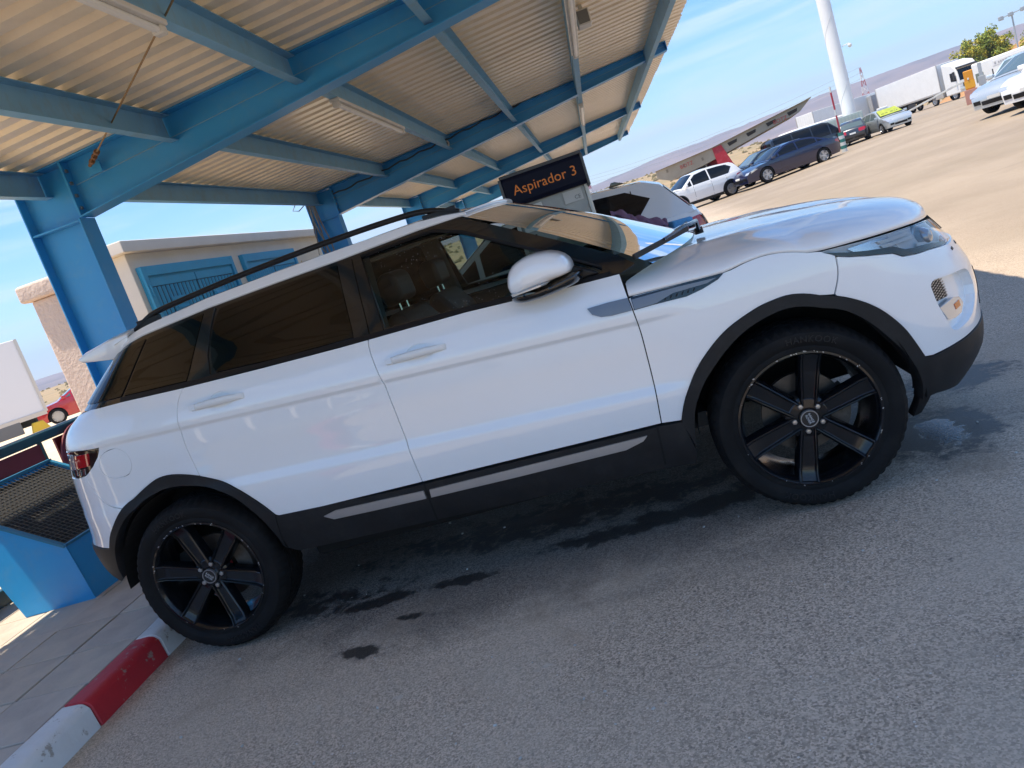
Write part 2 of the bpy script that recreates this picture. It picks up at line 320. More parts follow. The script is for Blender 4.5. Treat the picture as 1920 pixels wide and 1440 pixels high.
for i in range(-10, 30):
    b0 = -.40+i*.52; mb = MB(); prof = [(-.43, -.06), (-.445, .095), (-.465, .117), (-.49, .124), (-.572, .124), (-.576, -.06)]
    V = []; nseg = 5; rnd = random.Random(i)
    for j in range(nseg+1):
        b = b0+.003+(.514)*j/nseg
        V += [(a+rnd.uniform(-.003, .003), b+(rnd.uniform(-.004, .004) if 0 < j < nseg else 0), z+rnd.uniform(-.002, .002)) for a, z in prof]
    n = len(prof); F = [(j*n+k, j*n+k+1, (j+1)*n+k+1, (j+1)*n+k) for j in range(nseg) for k in range(n-1)]+[tuple(range(n)), tuple(nseg*n+k for k in range(n))[::-1]]
    mb.add(V, F).build('kerb_stone', kr if i % 2 == 0 else kw, KERB, bevel=.006, seg=1)
# loose chips of stone on the asphalt
pm = mat('chippings', (.62, .61, .58), .7, col2=(.35, .33, .3), vscale=30); mb = MB(); rnd = random.Random(12)
for i in range(150):
    x, y = rnd.uniform(-.4, 5), rnd.uniform(-2.6, 1.5); s = rnd.uniform(.002, .006)
    ang = rnd.uniform(0, 6.28); st = len(mb.v); mb.box((0, 0, 0), (s*2, s*1.3, s)); mb.move(Matrix.Translation((x, y, gz(x)+s*.4)) @ Matrix.Rotation(ang, 4, 'Z') @ Matrix.Rotation(rnd.uniform(-.4, .4), 4, 'X'), st)
tag(mb.build('chippings', pm), 'pale stone chippings scattered on the asphalt in front of the white SUV', kind='stuff')
# ------------------------------------------------------------------ far terrain: scrub ridges and mountains
def vnoise(x, y, seed=0):
    xi, yi = np.floor(x).astype(int), np.floor(y).astype(int); fx, fy = x-xi, y-yi; fx = fx*fx*(3-2*fx); fy = fy*fy*(3-2*fy)
    def h(a, b):
        n = (a*374761393+b*668265263+seed*1442695041) & 0x7fffffff; n = ((n ^ (n >> 13))*1274126177) & 0x7fffffff; return ((n ^ (n >> 16)) & 0xffff)/65535.
    return (h(xi, yi)*(1-fx)+h(xi+1, yi)*fx)*(1-fy)+(h(xi, yi+1)*(1-fx)+h(xi+1, yi+1)*fx)*fy
def fbm(x, y, o=5, seed=0, ridged=False):
    s = 0; a = .5; t = 0
    for i in range(o):
        n = vnoise(x*2**i, y*2**i, seed+i); n = 1-abs(2*n-1) if ridged else n; s = s+a*n; t += a; a *= .5
    return s/t
def polar(name, az0, az1, naz, rs, zf, m):
    az = np.linspace(az0, az1, naz); A, Rr = np.meshgrid(az, np.array(rs), indexing='ij')
    X = CAM[0]+np.sin(A)*Rr; Y = CAM[1]+np.cos(A)*Rr; Z = zf(A, Rr, X, Y)
    V = np.stack([X, Y, Z], -1).reshape(-1, 3); o = mesh_obj(name, V, grid_faces(naz, len(rs), True), m, smooth=True); o['kind'] = 'structure'; return o
rock = mat('mountain_rock', (.30, .21, .16), .95, col2=(.12, .095, .075), vscale=.004, bump=.6, bscale=.03)
ENV = Cv_ = None
def env_az(A, pts):
    return np.interp(np.degrees(A), [p[0] for p in pts], [p[1] for p in pts])
def z_mount(A, Rr, X, Y):
    crest = env_az(A, [(-75, .8), (-50, .9), (-38, 1.0), (-15, 1.3), (-8, 1.45), (-2, 1.62), (3, 2.0), (8, 2.12), (14, 2.28), (18, 2.4), (24, 2.45), (35, 2.3), (60, 2.2)])
    t = np.clip((Rr-1500)/1500, 0, 1); prof = np.where(Rr < 3000, t**1.25, 1-.25*(Rr-3000)/1200)
    zc = 1.36+np.tan(np.radians(crest))*3000
    rid = fbm(X/700, Y/700, 6, 3, True); rid2 = fbm(X/160, Y/160, 4, 9, True)
    return zc*prof*(.80+.30*rid)+rid2*10*prof-1
polar('mountains', R(-75), R(60), 330, list(np.linspace(1500, 3100, 40))+[3400, 3900], z_mount, rock)
scrubland = mat('scrubland', (.36, .245, .13), .95, col2=(.235, .19, .10), vscale=.09, bump=.5, bscale=1.2)
def z_ridge(A, Rr, X, Y):
    crest = env_az(A, [(-75, .25), (-40, .35), (-20, 1.0), (-5, 1.25), (0, 1.3), (5, 1.15), (10, .85), (15, .5), (20, .3), (60, .3)])
    t = np.clip((Rr-130)/190, 0, 1); prof = np.where(Rr < 320, t*t*(3-2*t), 1-.3*(Rr-320)/400)
    return (1.36+np.tan(np.radians(crest))*320)*prof*(.88+.24*fbm(X/60, Y/60, 4, 5))-.2
polar('scrub_ridge', R(-75), R(60), 240, list(np.linspace(130, 340, 22))+[420, 560, 720], z_ridge, scrubland)
# ================================================================== the blue steel canopy
blue = mat('blue_steel_paint', (.03, .295, .66), .42, col2=(.035, .325, .71), vscale=1.6, coat=.08, dirt=.3, dirt_col=(.20, .36, .50), bump=.05, bscale=8)
bluegrey = mat('faded_blue_steel', (.17, .40, .63), .55, col2=(.21, .44, .66), vscale=2.2, dirt=.5, dirt_col=(.22, .21, .19))
sheetm = mat('galvanised_sheet', (.95, .82, .63), .5, metal=.0, coat=.8, coat_rough=.3, coat_ior=1.7, col2=(.91, .77, .58), vscale=1.1, dirt=.3, dirt_col=(.52, .42, .30))
boltm = mat('dull_bolt', (.25, .26, .27), .5, metal=.8)
def rz_(a): return 3.05+.058*(a+1.95)       # underside of the roof sheets
def bot_(a): return 2.58+.116*(a+1.97)      # underside of the rafters
CANOPY = thing('canopy', 'blue steel canopy with corrugated metal roof over the parking bays', 'canopy', (0, 0, 0), TH)
A0, A1 = -2.27, 3.82
def make_frame(first):
    """column and tapering I-section rafter, web in the frame's plane"""
    col = MB().bb(A0+.014, -1.80-.014, -.006, .006, 0, rz_(-2.0)-.02).build('column', blue, CANOPY)
    def sub(mb, name, m=blue, bev=.003): return mb.build(name, m, col, bevel=bev, seg=1)
    sub(MB().bb(A0, A0+.014, -.1, .1, 0, rz_(A0)-.012), 'flange'); sub(MB().bb(-1.814, -1.80, -.1, .1, 0, bot_(-1.8)+.0), 'flange')
    sub(MB().bb(A0+.016, -1.816, -.095, -.008, bot_(-1.9)-.012, bot_(-1.9)+.004), 'stiffener'); sub(MB().bb(A0+.016, -1.816, .008, .095, bot_(-1.9)-.012, bot_(-1.9)+.004), 'stiffener')
    sub(MB().bb(-2.42, -1.66, -.2, .2, .12, .145), 'base_plate')
    raf = MB().prism([(-1.796, bot_(-1.796)+.013), (A1, bot_(A1)+.013), (A1, rz_(A1)-.013), (-1.796, rz_(-1.796)-.013)], 1, -.006, .006).build('rafter', blue, CANOPY)
    def sub2(mb, name, m=blue, bev=.003): return mb.build(name, m, raf, bevel=bev, seg=1)
    for z, nm in ((lambda a: bot_(a)+.006, 'flange'), (lambda a: rz_(a)-.006, 'flange')):
        a0 = -1.80 if nm and z(0) < 2.9 else A0
        P = []
        for a in (a0, A1): P += [(a, -.1, z(a)-.006), (a, .1, z(a)-.006), (a, .1, z(a)+.006), (a, -.1, z(a)+.006)]
        mb = MB(); mb.add(P, [(0, 1, 2, 3), (7, 6, 5, 4), (0, 4, 5, 1), (1, 5, 6, 2), (2, 6, 7, 3), (3, 7, 4, 0)]); sub2(mb, nm)
    sub2(MB().bb(-1.796, -1.776, -.1, .1, bot_(-1.79)+.013, rz_(-1.79)-.013), 'end_plate')
    sub2(MB().bb(A1, A1+.01, -.1, .1, bot_(A1), rz_(A1)), 'end_plate')
    for j in range(4):
        z = bot_(-1.79)+.07+j*.1
        for s in (-1, 1): sub2(MB().box((-1.770, s*.06, z), (.014, .026, .026)), 'bolt', boltm, 0)
    # weld seam where the tapering plate joins the parallel one
    mb = MB(); P0, P1 = Vector((-1.77, -.009, 2.86)), Vector((A1-.02, -.009, rz_(A1)-.055)); n = 46
    mb.tube([P0.lerp(P1, i/n)+Vector((0, 0, random.uniform(-.002, .002))) for i in range(n+1)], .004, 5); sub2(mb, 'weld_seam', bluegrey, 0)
    return [col, raf]
FB = [3.0, 9.45, 15.9, 22.35, -2.1]
proto = make_frame(True)
for i, b in enumerate(FB):
    for p in proto:
        o = p if i == 0 else copy_tree(p, CANOPY); o.location = (0, b, 0)
PUR = [-2.03, -.84, .28, 1.36, 2.42, 3.52]
BAYS = [(3.0, 9.45), (9.45, 15.9), (15.9, 22.35), (-2.1, 3.0)]
for a in PUR:
    prof = [(-.035, -.2), (.035, -.2), (.035, -.194), (-.029, -.194), (-.029, -.006), (.035, -.006), (.035, 0), (-.035, 0)]
    base = None
    for (b0, b1) in BAYS:
        if base is None:
            mb = MB(); n = len(prof); V = [(x, y, z) for y in (.012, 6.438) for x, z in prof]
            mb.add(V, [(0, 1, 2, 3), (3, 4, 7, 0), (4, 5, 6, 7)]+[(n, n+3, n+2, n+1), (n+3, n, n+7, n+4), (n+4, n+7, n+6, n+5)]+[(i, i+n, (i+1) % n+n, (i+1) % n) for i in range(n)])
            base = mb.build('purlin', bluegrey, CANOPY); base['label'] = 'grey blue channel purlin'; o = base
        else: o = base.copy(); link(o); o.parent = CANOPY; o.scale.y = (b1-b0-.03)/6.42
        o.location = (a, b0, rz_(a)-.016)
# corrugated sheets, ribs running with the rafters, one object for each sheet
def sheet_mesh():
    xs = [-2.36, -1, 0, 1, 2, 3.93]; pro = []; pitch = .2055; b = -.014
    while b < 1.03:
        pro += [(b, .0), (b+.105, .0), (b+.128, .038), (b+.182, .038)]; b += pitch
    pro = [(p, z) for p, z in pro if p <= 1.135]
    V = [(x, y, rz_(x)+z) for x in xs for y, z in pro]+[(x, y, rz_(x)+z+.0012) for x in xs for y, z in pro]; n = len(pro); m = len(xs)*n
    F = grid_faces(len(xs), n, True)+[tuple(i+m for i in f) for f in grid_faces(len(xs), n)]
    return V, F
V, F = sheet_mesh(); first = mesh_obj('roof_sheet', V, F, sheetm, CANOPY)
nb = 0; b = -2.28
while b < 22.6:
    o = first if nb == 0 else first.copy()
    if nb: link(o); o.parent = CANOPY
    o.location = (random.uniform(-.012, .012), b, .003*(nb % 2)); nb += 1; b += 1.0275
# rain gutter lip at the back and a battered strip at the front edge
MB().bb(-2.43, -2.365, -2.28, 22.6, rz_(-2.4)-.05, rz_(-2.4)+.02).build('back_gutter', mat('sun_bleached_metal', (.52, .46, .38), .6, col2=(.42, .36, .29), vscale=2), CANOPY)
# lamps, speaker, camera, cables: things that hang from the canopy
white_pl = mat('white_plastic', (.72, .71, .68), .4, col2=(.62, .6, .56), vscale=5)
tubem = mat('lamp_diffuser', (.80, .79, .76), .3)
def batten(a, b0, b1, label):
    z = rz_(a)-.218; t = thing('light_batten', label, 'lamp', ab(a, b0, z), TH, 'fluorescent battens under the canopy')
    MB().bb(-.045, .045, 0, b1-b0, -.032, 0).build('housing', white_pl, t, bevel=.006, seg=1)
    mb = MB(); st = 0; mb.tube([(0, .06, -.05), (0, b1-b0-.06, -.05)], .02, 10); mb.build('lamp_tube', tubem, t, smooth=True)
    for y in (.03, b1-b0-.03): MB().bb(-.03, .03, y-.03, y+.03, -.075, -.03).build('end_cap', white_pl, t, bevel=.006, seg=1)
batten(.28, 3.75, 6.15, 'white strip light under the purlin, in the bay behind the white SUV')
batten(.28, -1.5, 1.02, 'white strip light at the top edge of the picture, beside the tie rod')
batten(2.42, 3.5, 6.2, 'long white strip light under the purlin near the canopy front edge')
batten(2.42, 10.4, 13.2, 'short white strip light in the farther bay, near the canopy tips')
t = thing('loudspeaker', 'small white loudspeaker box beside the long strip light', 'speaker', ab(2.56, 5.3, rz_(2.5)-.03), TH)
MB().bb(-.07, .07, -.1, .1, -.17, -.02).build('cabinet', white_pl, t, bevel=.012); MB().bb(-.055, .055, -.104, -.1, -.155, -.035).build('grille', mat('speaker_cloth', (.2, .2, .2), .8), t); MB().bb(-.02, .02, -.02, .02, -.02, .04).build('bracket', white_pl, t)
t = thing('dome_camera', 'white dome security camera on the web of the second rafter', 'camera', ab(.22, 9.44, 3.07), TH)
MB().lathe([(.001, -.045), (.05, -.045), (.062, -.03), (.062, 0), (.001, 0)], 24).build('housing', white_pl, t, smooth=True)
MB().lathe([(.001, -.085), (.02, -.08), (.034, -.066), (.04, -.046)], 20).build('lens_dome', mat('dark_dome', (.01, .01, .012), .08), t, smooth=True)
cablem = mat('grey_cable', (.22, .2, .18), .6, col2=(.32, .27, .21), vscale=8)
t = thing('cable_bundle', 'loose bundle of grey cables running down the second canopy column', 'cables', ab(-2.0, 9.45, 2.4), TH)
rnd = random.Random(5)
for i in range(6):
    x0 = -.24+i*.03; pts = [(x0+.1*math.sin(i*2+j*.9)*(j/9), -.16+.04*math.sin(i+j), .55-j*.17) for j in range(10)]
    MB().tube(pts, .009+.002*(i % 3), 6).build('cable', cablem, t, smooth=True)
MB().tube([(-.24, -.14, .52), (-.36, -.2, .44), (-.45, -.22, .47), (-.38, -.2, .56)], .008, 6).build('cable', cablem, t, smooth=True)
o = MB().tube([(-1.75, .0-.13, 2.92)]+[(-1.75+i*.11, -.14-.004*math.sin(i*3), bot_(-1.75+i*.11)+.30-.06*(i/50)+.014*math.sin(i*1.9)) for i in range(1, 37)], .011, 6)
c = o.build('rafter_cable', mat('black_cable', (.03, .03, .03), .5), None, smooth=True); c.location = ab(0, 9.45); c.rotation_euler.z = TH
tag(c, 'thin black cable clipped along the top of the second rafter', 'cable')
ropem = mat('tan_rope', (.36, .24, .12), .85, col2=(.25, .16, .08), vscale=30); rusty = mat('rusty_steel', (.16, .075, .035), .8, metal=.3, col2=(.30, .17, .09), vscale=40)
t = thing('tie_rod', 'thin tan tie rod with rusty turnbuckle at the first rafter foot', 'tie rod', ab(-1.52, 2.88, rz_(-1.5)-.14), TH)
v = Vector((1.81, -1.73, .11)); MB().tube([v*.12, v*2.6], .006, 6).build('rod', ropem, t, smooth=True)
MB().tube([v*-.01, v*.035], .013, 8).build('eye_bolt', rusty, t, smooth=True)
for s in (-1, 1):
    q = v.normalized().cross(Vector((0, 0, 1)))*.014*s; MB().tube([v*.03+q, v*.115+q], .007, 6).build('turnbuckle_side', rusty, t, smooth=True)
for k in (.03, .075, .115): MB().tube([v*(k-.006), v*(k+.008)], .022, 8).build('nut', rusty, t)
MB().box((-.01, .05, -.02), (.12, .012, .09)).build('gusset', blue, t)
# ================================================================== the white SUV in the foreground
YC = .935
class Cv:
    def __init__(s, xs, ys):
        s.x = np.array(xs, float); s.y = np.array(ys, float); h = np.diff(s.x); d = np.diff(s.y)/h; m = np.zeros(len(s.x)); m[0] = d[0]; m[-1] = d[-1]
        for i in range(1, len(m)-1):
            if d[i-1]*d[i] > 0:
                w1 = 2*h[i]+h[i-1]; w2 = h[i]+2*h[i-1]; m[i] = (w1+w2)/(w1/d[i-1]+w2/d[i])
        s.h = h; s.m = m
    def __call__(s, x):
        x = np.asarray(x, float); i = np.clip(np.searchsorted(s.x, x)-1, 0, len(s.h)-1); h = s.h[i]; t = (x-s.x[i])/h
        tc = np.clip(t, 0, 1); a = tc*tc; b = a*tc
        r = (2*b-3*a+1)*s.y[i]+(b-2*a+tc)*h*s.m[i]+(3*a-2*b)*s.y[i+1]+(b-a)*h*s.m[i+1]
        return r+np.where(t < 0, t*h*s.m[0], 0)+np.where(t > 1, (t-1)*h*s.m[-1], 0)
PW = Cv([.20, .33, .45, .52, .60, .645, .70, .80, .90, .964, .988, 1.005, 1.08, 1.16, 1.20, 1.35, 1.50, 1.545, 1.62],
        [.84, .893, .923, .930, .937, .9385, .926, .930, .9365, .9355, .9470, .9482, .930, .893, .868, .795, .712, .675, .60])
PW2 = Cv([.20, .33, .45, .60, .80, .95, 1.05, 1.16, 1.20, 1.35, 1.50, 1.62], [.84, .895, .922, .936, .940, .936, .925, .893, .868, .795, .712, .60])
BOW = Cv([-.9, -.3, .3, 1.3, 2.3, 2.9, 3.6], [.955, .975, .993, 1.0, .998, .985, .95])
CAN = [.33, .52, .66, .985, 1.16, 1.50]
def canon(x, z):
    xx = np.clip(x, -.4, 2.35)
    L = [.386-.043*xx, .565-.0335*xx, .755-.06*xx, 1.06-.066*xx, 1.218-.053*xx, 1.50+0*xx]; r = z-L[0]+CAN[0]
    for i in range(5): r = np.where(z > L[i], CAN[i]+(z-L[i])*(CAN[i+1]-CAN[i])/(L[i+1]-L[i]), r)
    return np.where(z > L[5], CAN[5]+z-L[5], r)
def Wd(x, z):
    c = canon(x, z); k = np.clip((x-2.12)/.26, 0, 1); k = k*k*(3-2*k); k2 = np.clip((-.05-x)/.3, 0, 1)*.6; k = np.maximum(k, k2)
    return (PW(c)*(1-k)+PW2(c)*k)*BOW(x)
XF0, NF, NR = 2.80, 2.4, 2.4
XF = Cv([.15, .225, .28, .33, .38, .44, .515, .6, .68, .76, .85, .95, 1.1], [3.30, 3.39, 3.46, 3.51, 3.54, 3.55, 3.552, 3.557, 3.55, 3.52, 3.47, 3.40, 3.27])
XR = Cv([.30, .39, .42, .5, .58, .65, .72, .82, .93, 1.02, 1.09, 1.14, 1.18, 1.22, 1.30, 1.40, 1.50], [-.70, -.80, -.845, -.872, -.878, -.85, -.836, -.828, -.803, -.77, -.737, -.71, -.665, -.585, -.48, -.365, -.25])
XR0F = Cv([.2, 1.15, 1.25, 1.5, 1.6], [-.2, -.2, -.16, .06, .12])
def S(q, z):
    q, z = np.broadcast_arrays(np.asarray(q, float), np.asarray(z, float)); x0r = XR0F(z); w_ = Wd(np.clip(q, x0r, XF0), z)
    pf = np.clip((q-XF0)/.9, 0, 1)*np.pi/2; pr = np.clip((x0r-q)/.9, 0, 1)*np.pi/2
    x = np.clip(q, x0r, XF0)+(XF(z)-XF0)*np.sin(pf)**(2/NF)-(x0r-XR(z))*np.sin(pr)**(2/NR)
    c = np.where(q > XF0, np.maximum(np.cos(pf), 0)**(2/NF), np.maximum(np.cos(pr), 0)**(2/NR))
    return np.stack([x, YC-w_*c, z], -1)
def Snorm(q, z, f=S):
    e = 2e-3; n = np.cross(f(q+e, z)-f(q-e, z), f(q, z+e)-f(q, z-e)); l = np.linalg.norm(n, axis=-1, keepdims=True); return n/np.maximum(l, 1e-12)
def dens(poly, step, closed=True):
    out = []; n = len(poly)
    for i in range(n if closed else n-1):
        a, b = np.array(poly[i]), np.array(poly[(i+1) % n]); k = max(1, int(math.ceil(np.linalg.norm(b-a)/step)))
        out += [a+(b-a)*j/k for j in range(k)]
    if not closed: out.append(np.array(poly[-1]))
    return np.array(out)
def smooth_line(pts, step=.02):
    """Catmull-Rom through the points"""
    P = [np.array(p, float) for p in pts]; P = [2*P[0]-P[1]]+P+[2*P[-1]-P[-2]]; out = []
    for i in range(1, len(P)-2):
        p0, p1, p2, p3 = P[i-1:i+3]; k = max(2, int(np.linalg.norm(p2-p1)/step))
        for j in range(k):
            t = j/k; out.append(.5*((2*p1)+(-p0+p2)*t+(2*p0-5*p1+4*p2-p3)*t*t+(-p0+3*p1-3*p2+p3)*t**3))
    out.append(P[-2]); return [tuple(p) for p in out]
def area(p): x, y = p[:, 0], p[:, 1]; return .5*np.sum(x*np.roll(y, -1)-np.roll(x, -1)*y)
def inset(p, d):
    e = np.roll(p, -1, 0)-p; l = np.linalg.norm(e, axis=1, keepdims=True); e = e/np.maximum(l, 1e-9); nrm = np.stack([-e[:, 1], e[:, 0]], 1)
    m = nrm+np.roll(nrm, 1, 0); l = np.linalg.norm(m, axis=1, keepdims=True); m = m/np.maximum(l, .5); k = 1/np.maximum(np.sum(m*nrm, 1, keepdims=True), .5); return p+m*d*k
def inside(px, py, poly):
    r = np.zeros(px.shape, bool); n = len(poly)
    for i in range(n):
        x0, y0 = poly[i]; x1, y1 = poly[(i+1) % n]
        c = ((y0 > py) != (y1 > py)); xx = (x1-x0)*(py-y0)/(y1-y0 if y1 != y0 else 1e-9)+x0; r ^= c & (px < xx)
    return r
def bdist(px, py, poly):
    d = np.full(px.shape, 9.)
    for i in range(len(poly)):
        a = poly[i]; b = poly[(i+1) % len(poly)]; e = b-a; l = max(e@e, 1e-12); t = np.clip(((px-a[0])*e[0]+(py-a[1])*e[1])/l, 0, 1); d = np.minimum(d, np.hypot(px-a[0]-t*e[0], py-a[1]-t*e[1]))
    return d
def panel(name, poly, m, parent, off=0., gap=.0022, holes=(), depth=.014, res=.03, f=S, mirror=False, post=None, guides=()):
    """a sheet of bodywork: outline in (length, height) laid on the body surface, with turned-in edges"""
    p = dens(poly, res)
    if area(p) < 0: p = p[::-1]
    if gap: p = inset(p, gap)
    H = []
    for h in holes:
        hp = dens(h, res)
        if area(hp) > 0: hp = hp[::-1]
        H.append(hp)
    lo, hi = p.min(0), p.max(0); gx, gy = np.meshgrid(np.arange(lo[0]+res/2, hi[0], res), np.arange(lo[1]+res/2, hi[1], res), indexing='ij'); gx, gy = gx.ravel(), gy.ravel()
    ok = inside(gx, gy, p) & (bdist(gx, gy, p) > res*.45)
    for h in H: ok &= ~inside(gx, gy, h) & (bdist(gx, gy, h) > res*.45)
    GL = []
    for gfun in guides:      # rows of points that follow a feature line of the body
        xs = np.arange(lo[0]+.004, hi[0], .022); zs = gfun(xs); k_ = inside(xs, zs, p) & (bdist(xs, zs, p) > .004)
        for h in H: k_ &= ~inside(xs, zs, h) & (bdist(xs, zs, h) > .004)
        GL.append((xs, zs, k_)); ok &= np.abs(gy-gfun(gx)) > .007
    pts = [Vector(map(float, a)) for a in p]; loops = [list(range(len(p)))]
    for h in H: loops.append(list(range(len(pts), len(pts)+len(h)))); pts += [Vector(map(float, a)) for a in h]
    pts += [Vector((float(a), float(b))) for a, b in zip(gx[ok], gy[ok])]
    ed = [(l[i], l[(i+1) % len(l)]) for l in loops for i in range(len(l))]
    for xs, zs, k_ in GL:
        last = None
        for x_, z_, g_ in zip(xs, zs, k_):
            if g_:
                pts.append(Vector((float(x_), float(z_))))
                if last is not None: ed.append((last, len(pts)-1))
                last = len(pts)-1
            else: last = None
    v2, e2, f2, *_ = delaunay_2d_cdt(pts, ed, [], 0, 1e-6)
    q = np.array([a.x for a in v2]); z = np.array([a.y for a in v2]); tri = np.array([t for t in f2 if len(t) == 3])
    cx, cz = q[tri].mean(1), z[tri].mean(1); keep = inside(cx, cz, p)
    for h in H: keep &= ~inside(cx, cz, h)
    tri = tri[keep]; nn = Snorm(q, z, f); P = f(q, z)+nn*(off if not callable(off) else off(q, z)[:, None])
    if post is not None: P = post(P, q, z)
    V = list(P); NV = list(nn); F = [tuple(t) for t in tri]
    if depth:
        cnt = {}
        for t in tri:
            for a, b in ((t[0], t[1]), (t[1], t[2]), (t[2], t[0])): cnt[(a, b)] = 1
        bd = [(a, b) for (a, b) in cnt if (b, a) not in cnt]
        for a, b in bd:
            k = len(V); d3 = P[b]-P[a]; o_ = np.cross(d3, nn[a]); o_ = o_/max(np.linalg.norm(o_), 1e-9); soft = (o_+nn[a]*.6); soft = soft/np.linalg.norm(soft)
            V += [P[a], P[b], P[b]-nn[b]*depth, P[a]-nn[a]*depth]; NV += [soft, soft, o_, o_]; F.append((k+1, k, k+3, k+2)[::1])
    o = mesh_obj(name, V, F, m, parent, True, NV)
    if mirror:
        o2 = mesh_obj(name, [(v[0], 2*YC-v[1], v[2]) for v in V], [t[::-1] for t in F], m, mirror if not isinstance(mirror, bool) else parent, True, [(n[0], -n[1], n[2]) for n in NV]); return o, o2
    return o
def mir(mb):
    m2 = MB(); m2.v = [(x, 2*YC-y, z) for x, y, z in mb.v]; m2.f = [t[::-1] for t in mb.f]; return m2
def uncanon(c):
    def g(x):
        xx = np.clip(x, -.4, 2.35); L = [.386-.043*xx, .565-.0335*xx, .755-.06*xx, 1.06-.066*xx, 1.218-.053*xx]
        i = max(j for j in range(4) if c >= CAN[j]); return L[i]+(c-CAN[i])*(L[i+1]-L[i])/(CAN[i+1]-CAN[i])
    return g
GUIDE = [uncanon(c) for c in (.60, .63, .645, .662, .68, .70, .72, .945, .958, .966, .974, .982, .988, .994, 1.002, 1.012, 1.03)]
SUV = thing('suv', 'large white five door SUV with black wheels filling the foreground', 'car')
paint = mat('white_car_paint', (.88, .883, .885), .32, coat=1., coat_rough=.02, coat_ior=1.6, spec=.5, var=.012, vscale=2)
clad = mat('black_cladding', (.012, .0125, .014), .5, spec=.3, var=.25, vscale=9, bump=.12, bscale=350, dirt=.2, dirt_col=(.09, .08, .07))
gloss = mat('gloss_black_trim', (.006, .006, .007), .12, coat=.5)
satin = mat('satin_black', (.007, .007, .008), .4, spec=.3)
shellm = mat('inner_shell_black', (.004, .004, .004), .9)
silver = mat('silver_trim', (.52, .52, .53), .35, metal=.85, var=.06)
chrome = mat('chrome', (.8, .8, .8), .08, metal=1.)
tint = glass('privacy_glass', (.03, .029, .027), ior=1.47); clear = glass('door_glass', (.46, .53, .50), drops=.4, ior=1.42); screen = glass('windscreen_glass', (.45, .58, .53), drops=.3, ior=1.48); lens = glass('lamp_cover', (.9, .92, .93))
redlens = mat('red_lens', (.42, .008, .012), .08, coat=1.); clearlens = mat('clear_lens', (.62, .64, .66), .12, metal=.5, coat=1.); amber = mat('amber_lens', (.7, .16, .02), .15, coat=1.)
# ---- outlines measured along the body side (distance from the rear axle, height)
belt = [(-.50, 1.245), (-.281, 1.235), (-.088, 1.226), (.22, 1.203), (.6, 1.181), (.968, 1.163), (1.089, 1.159), (1.512, 1.145), (1.70, 1.132), (1.918, 1.118), (2.132, 1.107)]
dlo_top = [(1.569, 1.515), (1.385, 1.517), (1.03, 1.506), (.70, 1.502), (.361, 1.495), (.02, 1.474), (-.15, 1.458), (-.26, 1.444)]
rdoor = smooth_line([(.222, 1.203), (.201, 1.174), (.180, 1.126), (.166, 1.060), (.156, 1.02), (.150, .947), (.150, .85), (.151, .817)])
fdoor_r = smooth_line([(1.088, 1.159), (1.086, 1.13), (1.090, 1.088), (1.103, .988), (1.106, .88), (1.106, .75), (1.112, .529)])
fdoor_f = smooth_line([(2.132, 1.107), (2.138, 1.01), (2.142, .961), (2.146, .87), (2.143, .778), (2.136, .64), (2.122, .502)])
rarch = smooth_line([(-.380, .600), (-.352, .657), (-.306, .711), (-.250, .767), (-.190, .808), (-.085, .850), (-.02, .861), (.05, .852), (.151, .816), (.281, .741), (.372, .641), (.425, .560)])
rarch_i = smooth_line([(-.405, .442), (-.380, .520), (-.325, .637), (-.27, .703), (-.22, .747), (-.150, .783), (-.047, .806), (.05, .800), (.163, .765), (.266, .703), (.343, .596), (.385, .49), (.40, .40)])
farch = smooth_line([(3.008, .466), (2.984, .541), (2.957, .614), (2.914, .698), (2.862, .763), (2.79, .818), (2.71, .845), (2.64, .845), (2.56, .830), (2.44, .782), (2.327, .694), (2.254, .601), (2.221, .544), (2.200, .492)])
farch_i = smooth_line([(3.000, .303), (2.968, .462), (2.914, .593), (2.866, .690), (2.818, .752), (2.75, .788), (2.664, .803), (2.552, .781), (2.462, .738), (2.369, .665), (2.298, .588), (2.250, .496), (2.222, .346)])
hoodl = smooth_line([(2.140, 1.017), (2.32, 1.006), (2.497, .997), (2.58, 1.008), (2.653, 1.012), (2.73, 1.000), (2.825, .967)])
door_b = lambda x: .565-.0335*x-.005
# ---- painted panels
seam = smooth_line([(-.372, .960), (-.338, .855), (-.30, .80), (-.245, .772)])
lamp_poly = [(-.60, 1.085), (-.457, 1.083), (-.35, 1.077), (-.241, 1.066), (-.262, 1.03), (-.30, .995), (-.345, .968), (-.407, .955), (-.47, .957), (-.60, .962)]
quarter = [(-.52, 1.222)]+[(a, b) for a, b in belt[1:3]]+rdoor+[(p[0], p[1]) for p in rarch[::-1] if p[0] < .15 and p[0] > -.245]+seam[::-1]+[(-.345, .968), (-.30, .995), (-.262, 1.03), (-.241, 1.066), (-.35, 1.077), (-.457, 1.083), (-.55, 1.085)]
panel('quarter_panel', quarter, paint, SUV, holes=[[(-.202+.068*math.cos(t), .977+.068*math.sin(t)) for t in np.linspace(0, 2*np.pi, 41)[:-1]]], res=.02, guides=GUIDE, mirror=True)
panel('fuel_flap', [(-.202+.0655*math.cos(t), .977+.0655*math.sin(t)) for t in np.linspace(0, 2*np.pi, 41)[:-1]], paint, SUV, gap=0, res=.02)
panel('tailgate', [(-.555, 1.085), (-.525, 1.222), (-1.1, 1.255), (-1.1, .80), (-.62, .80), (-.61, .962), (-.60, 1.085)], paint, SUV, mirror=True)
panel('rear_bumper', [(-.245, .772)]+seam[::-1][1:]+[(-.47, .953), (-.605, .955), (-.62, .795), (-1.1, .795), (-1.1, .615), (-.50, .612)]+[p for p in rarch if p[0] < -.24], paint, SUV, mirror=True)
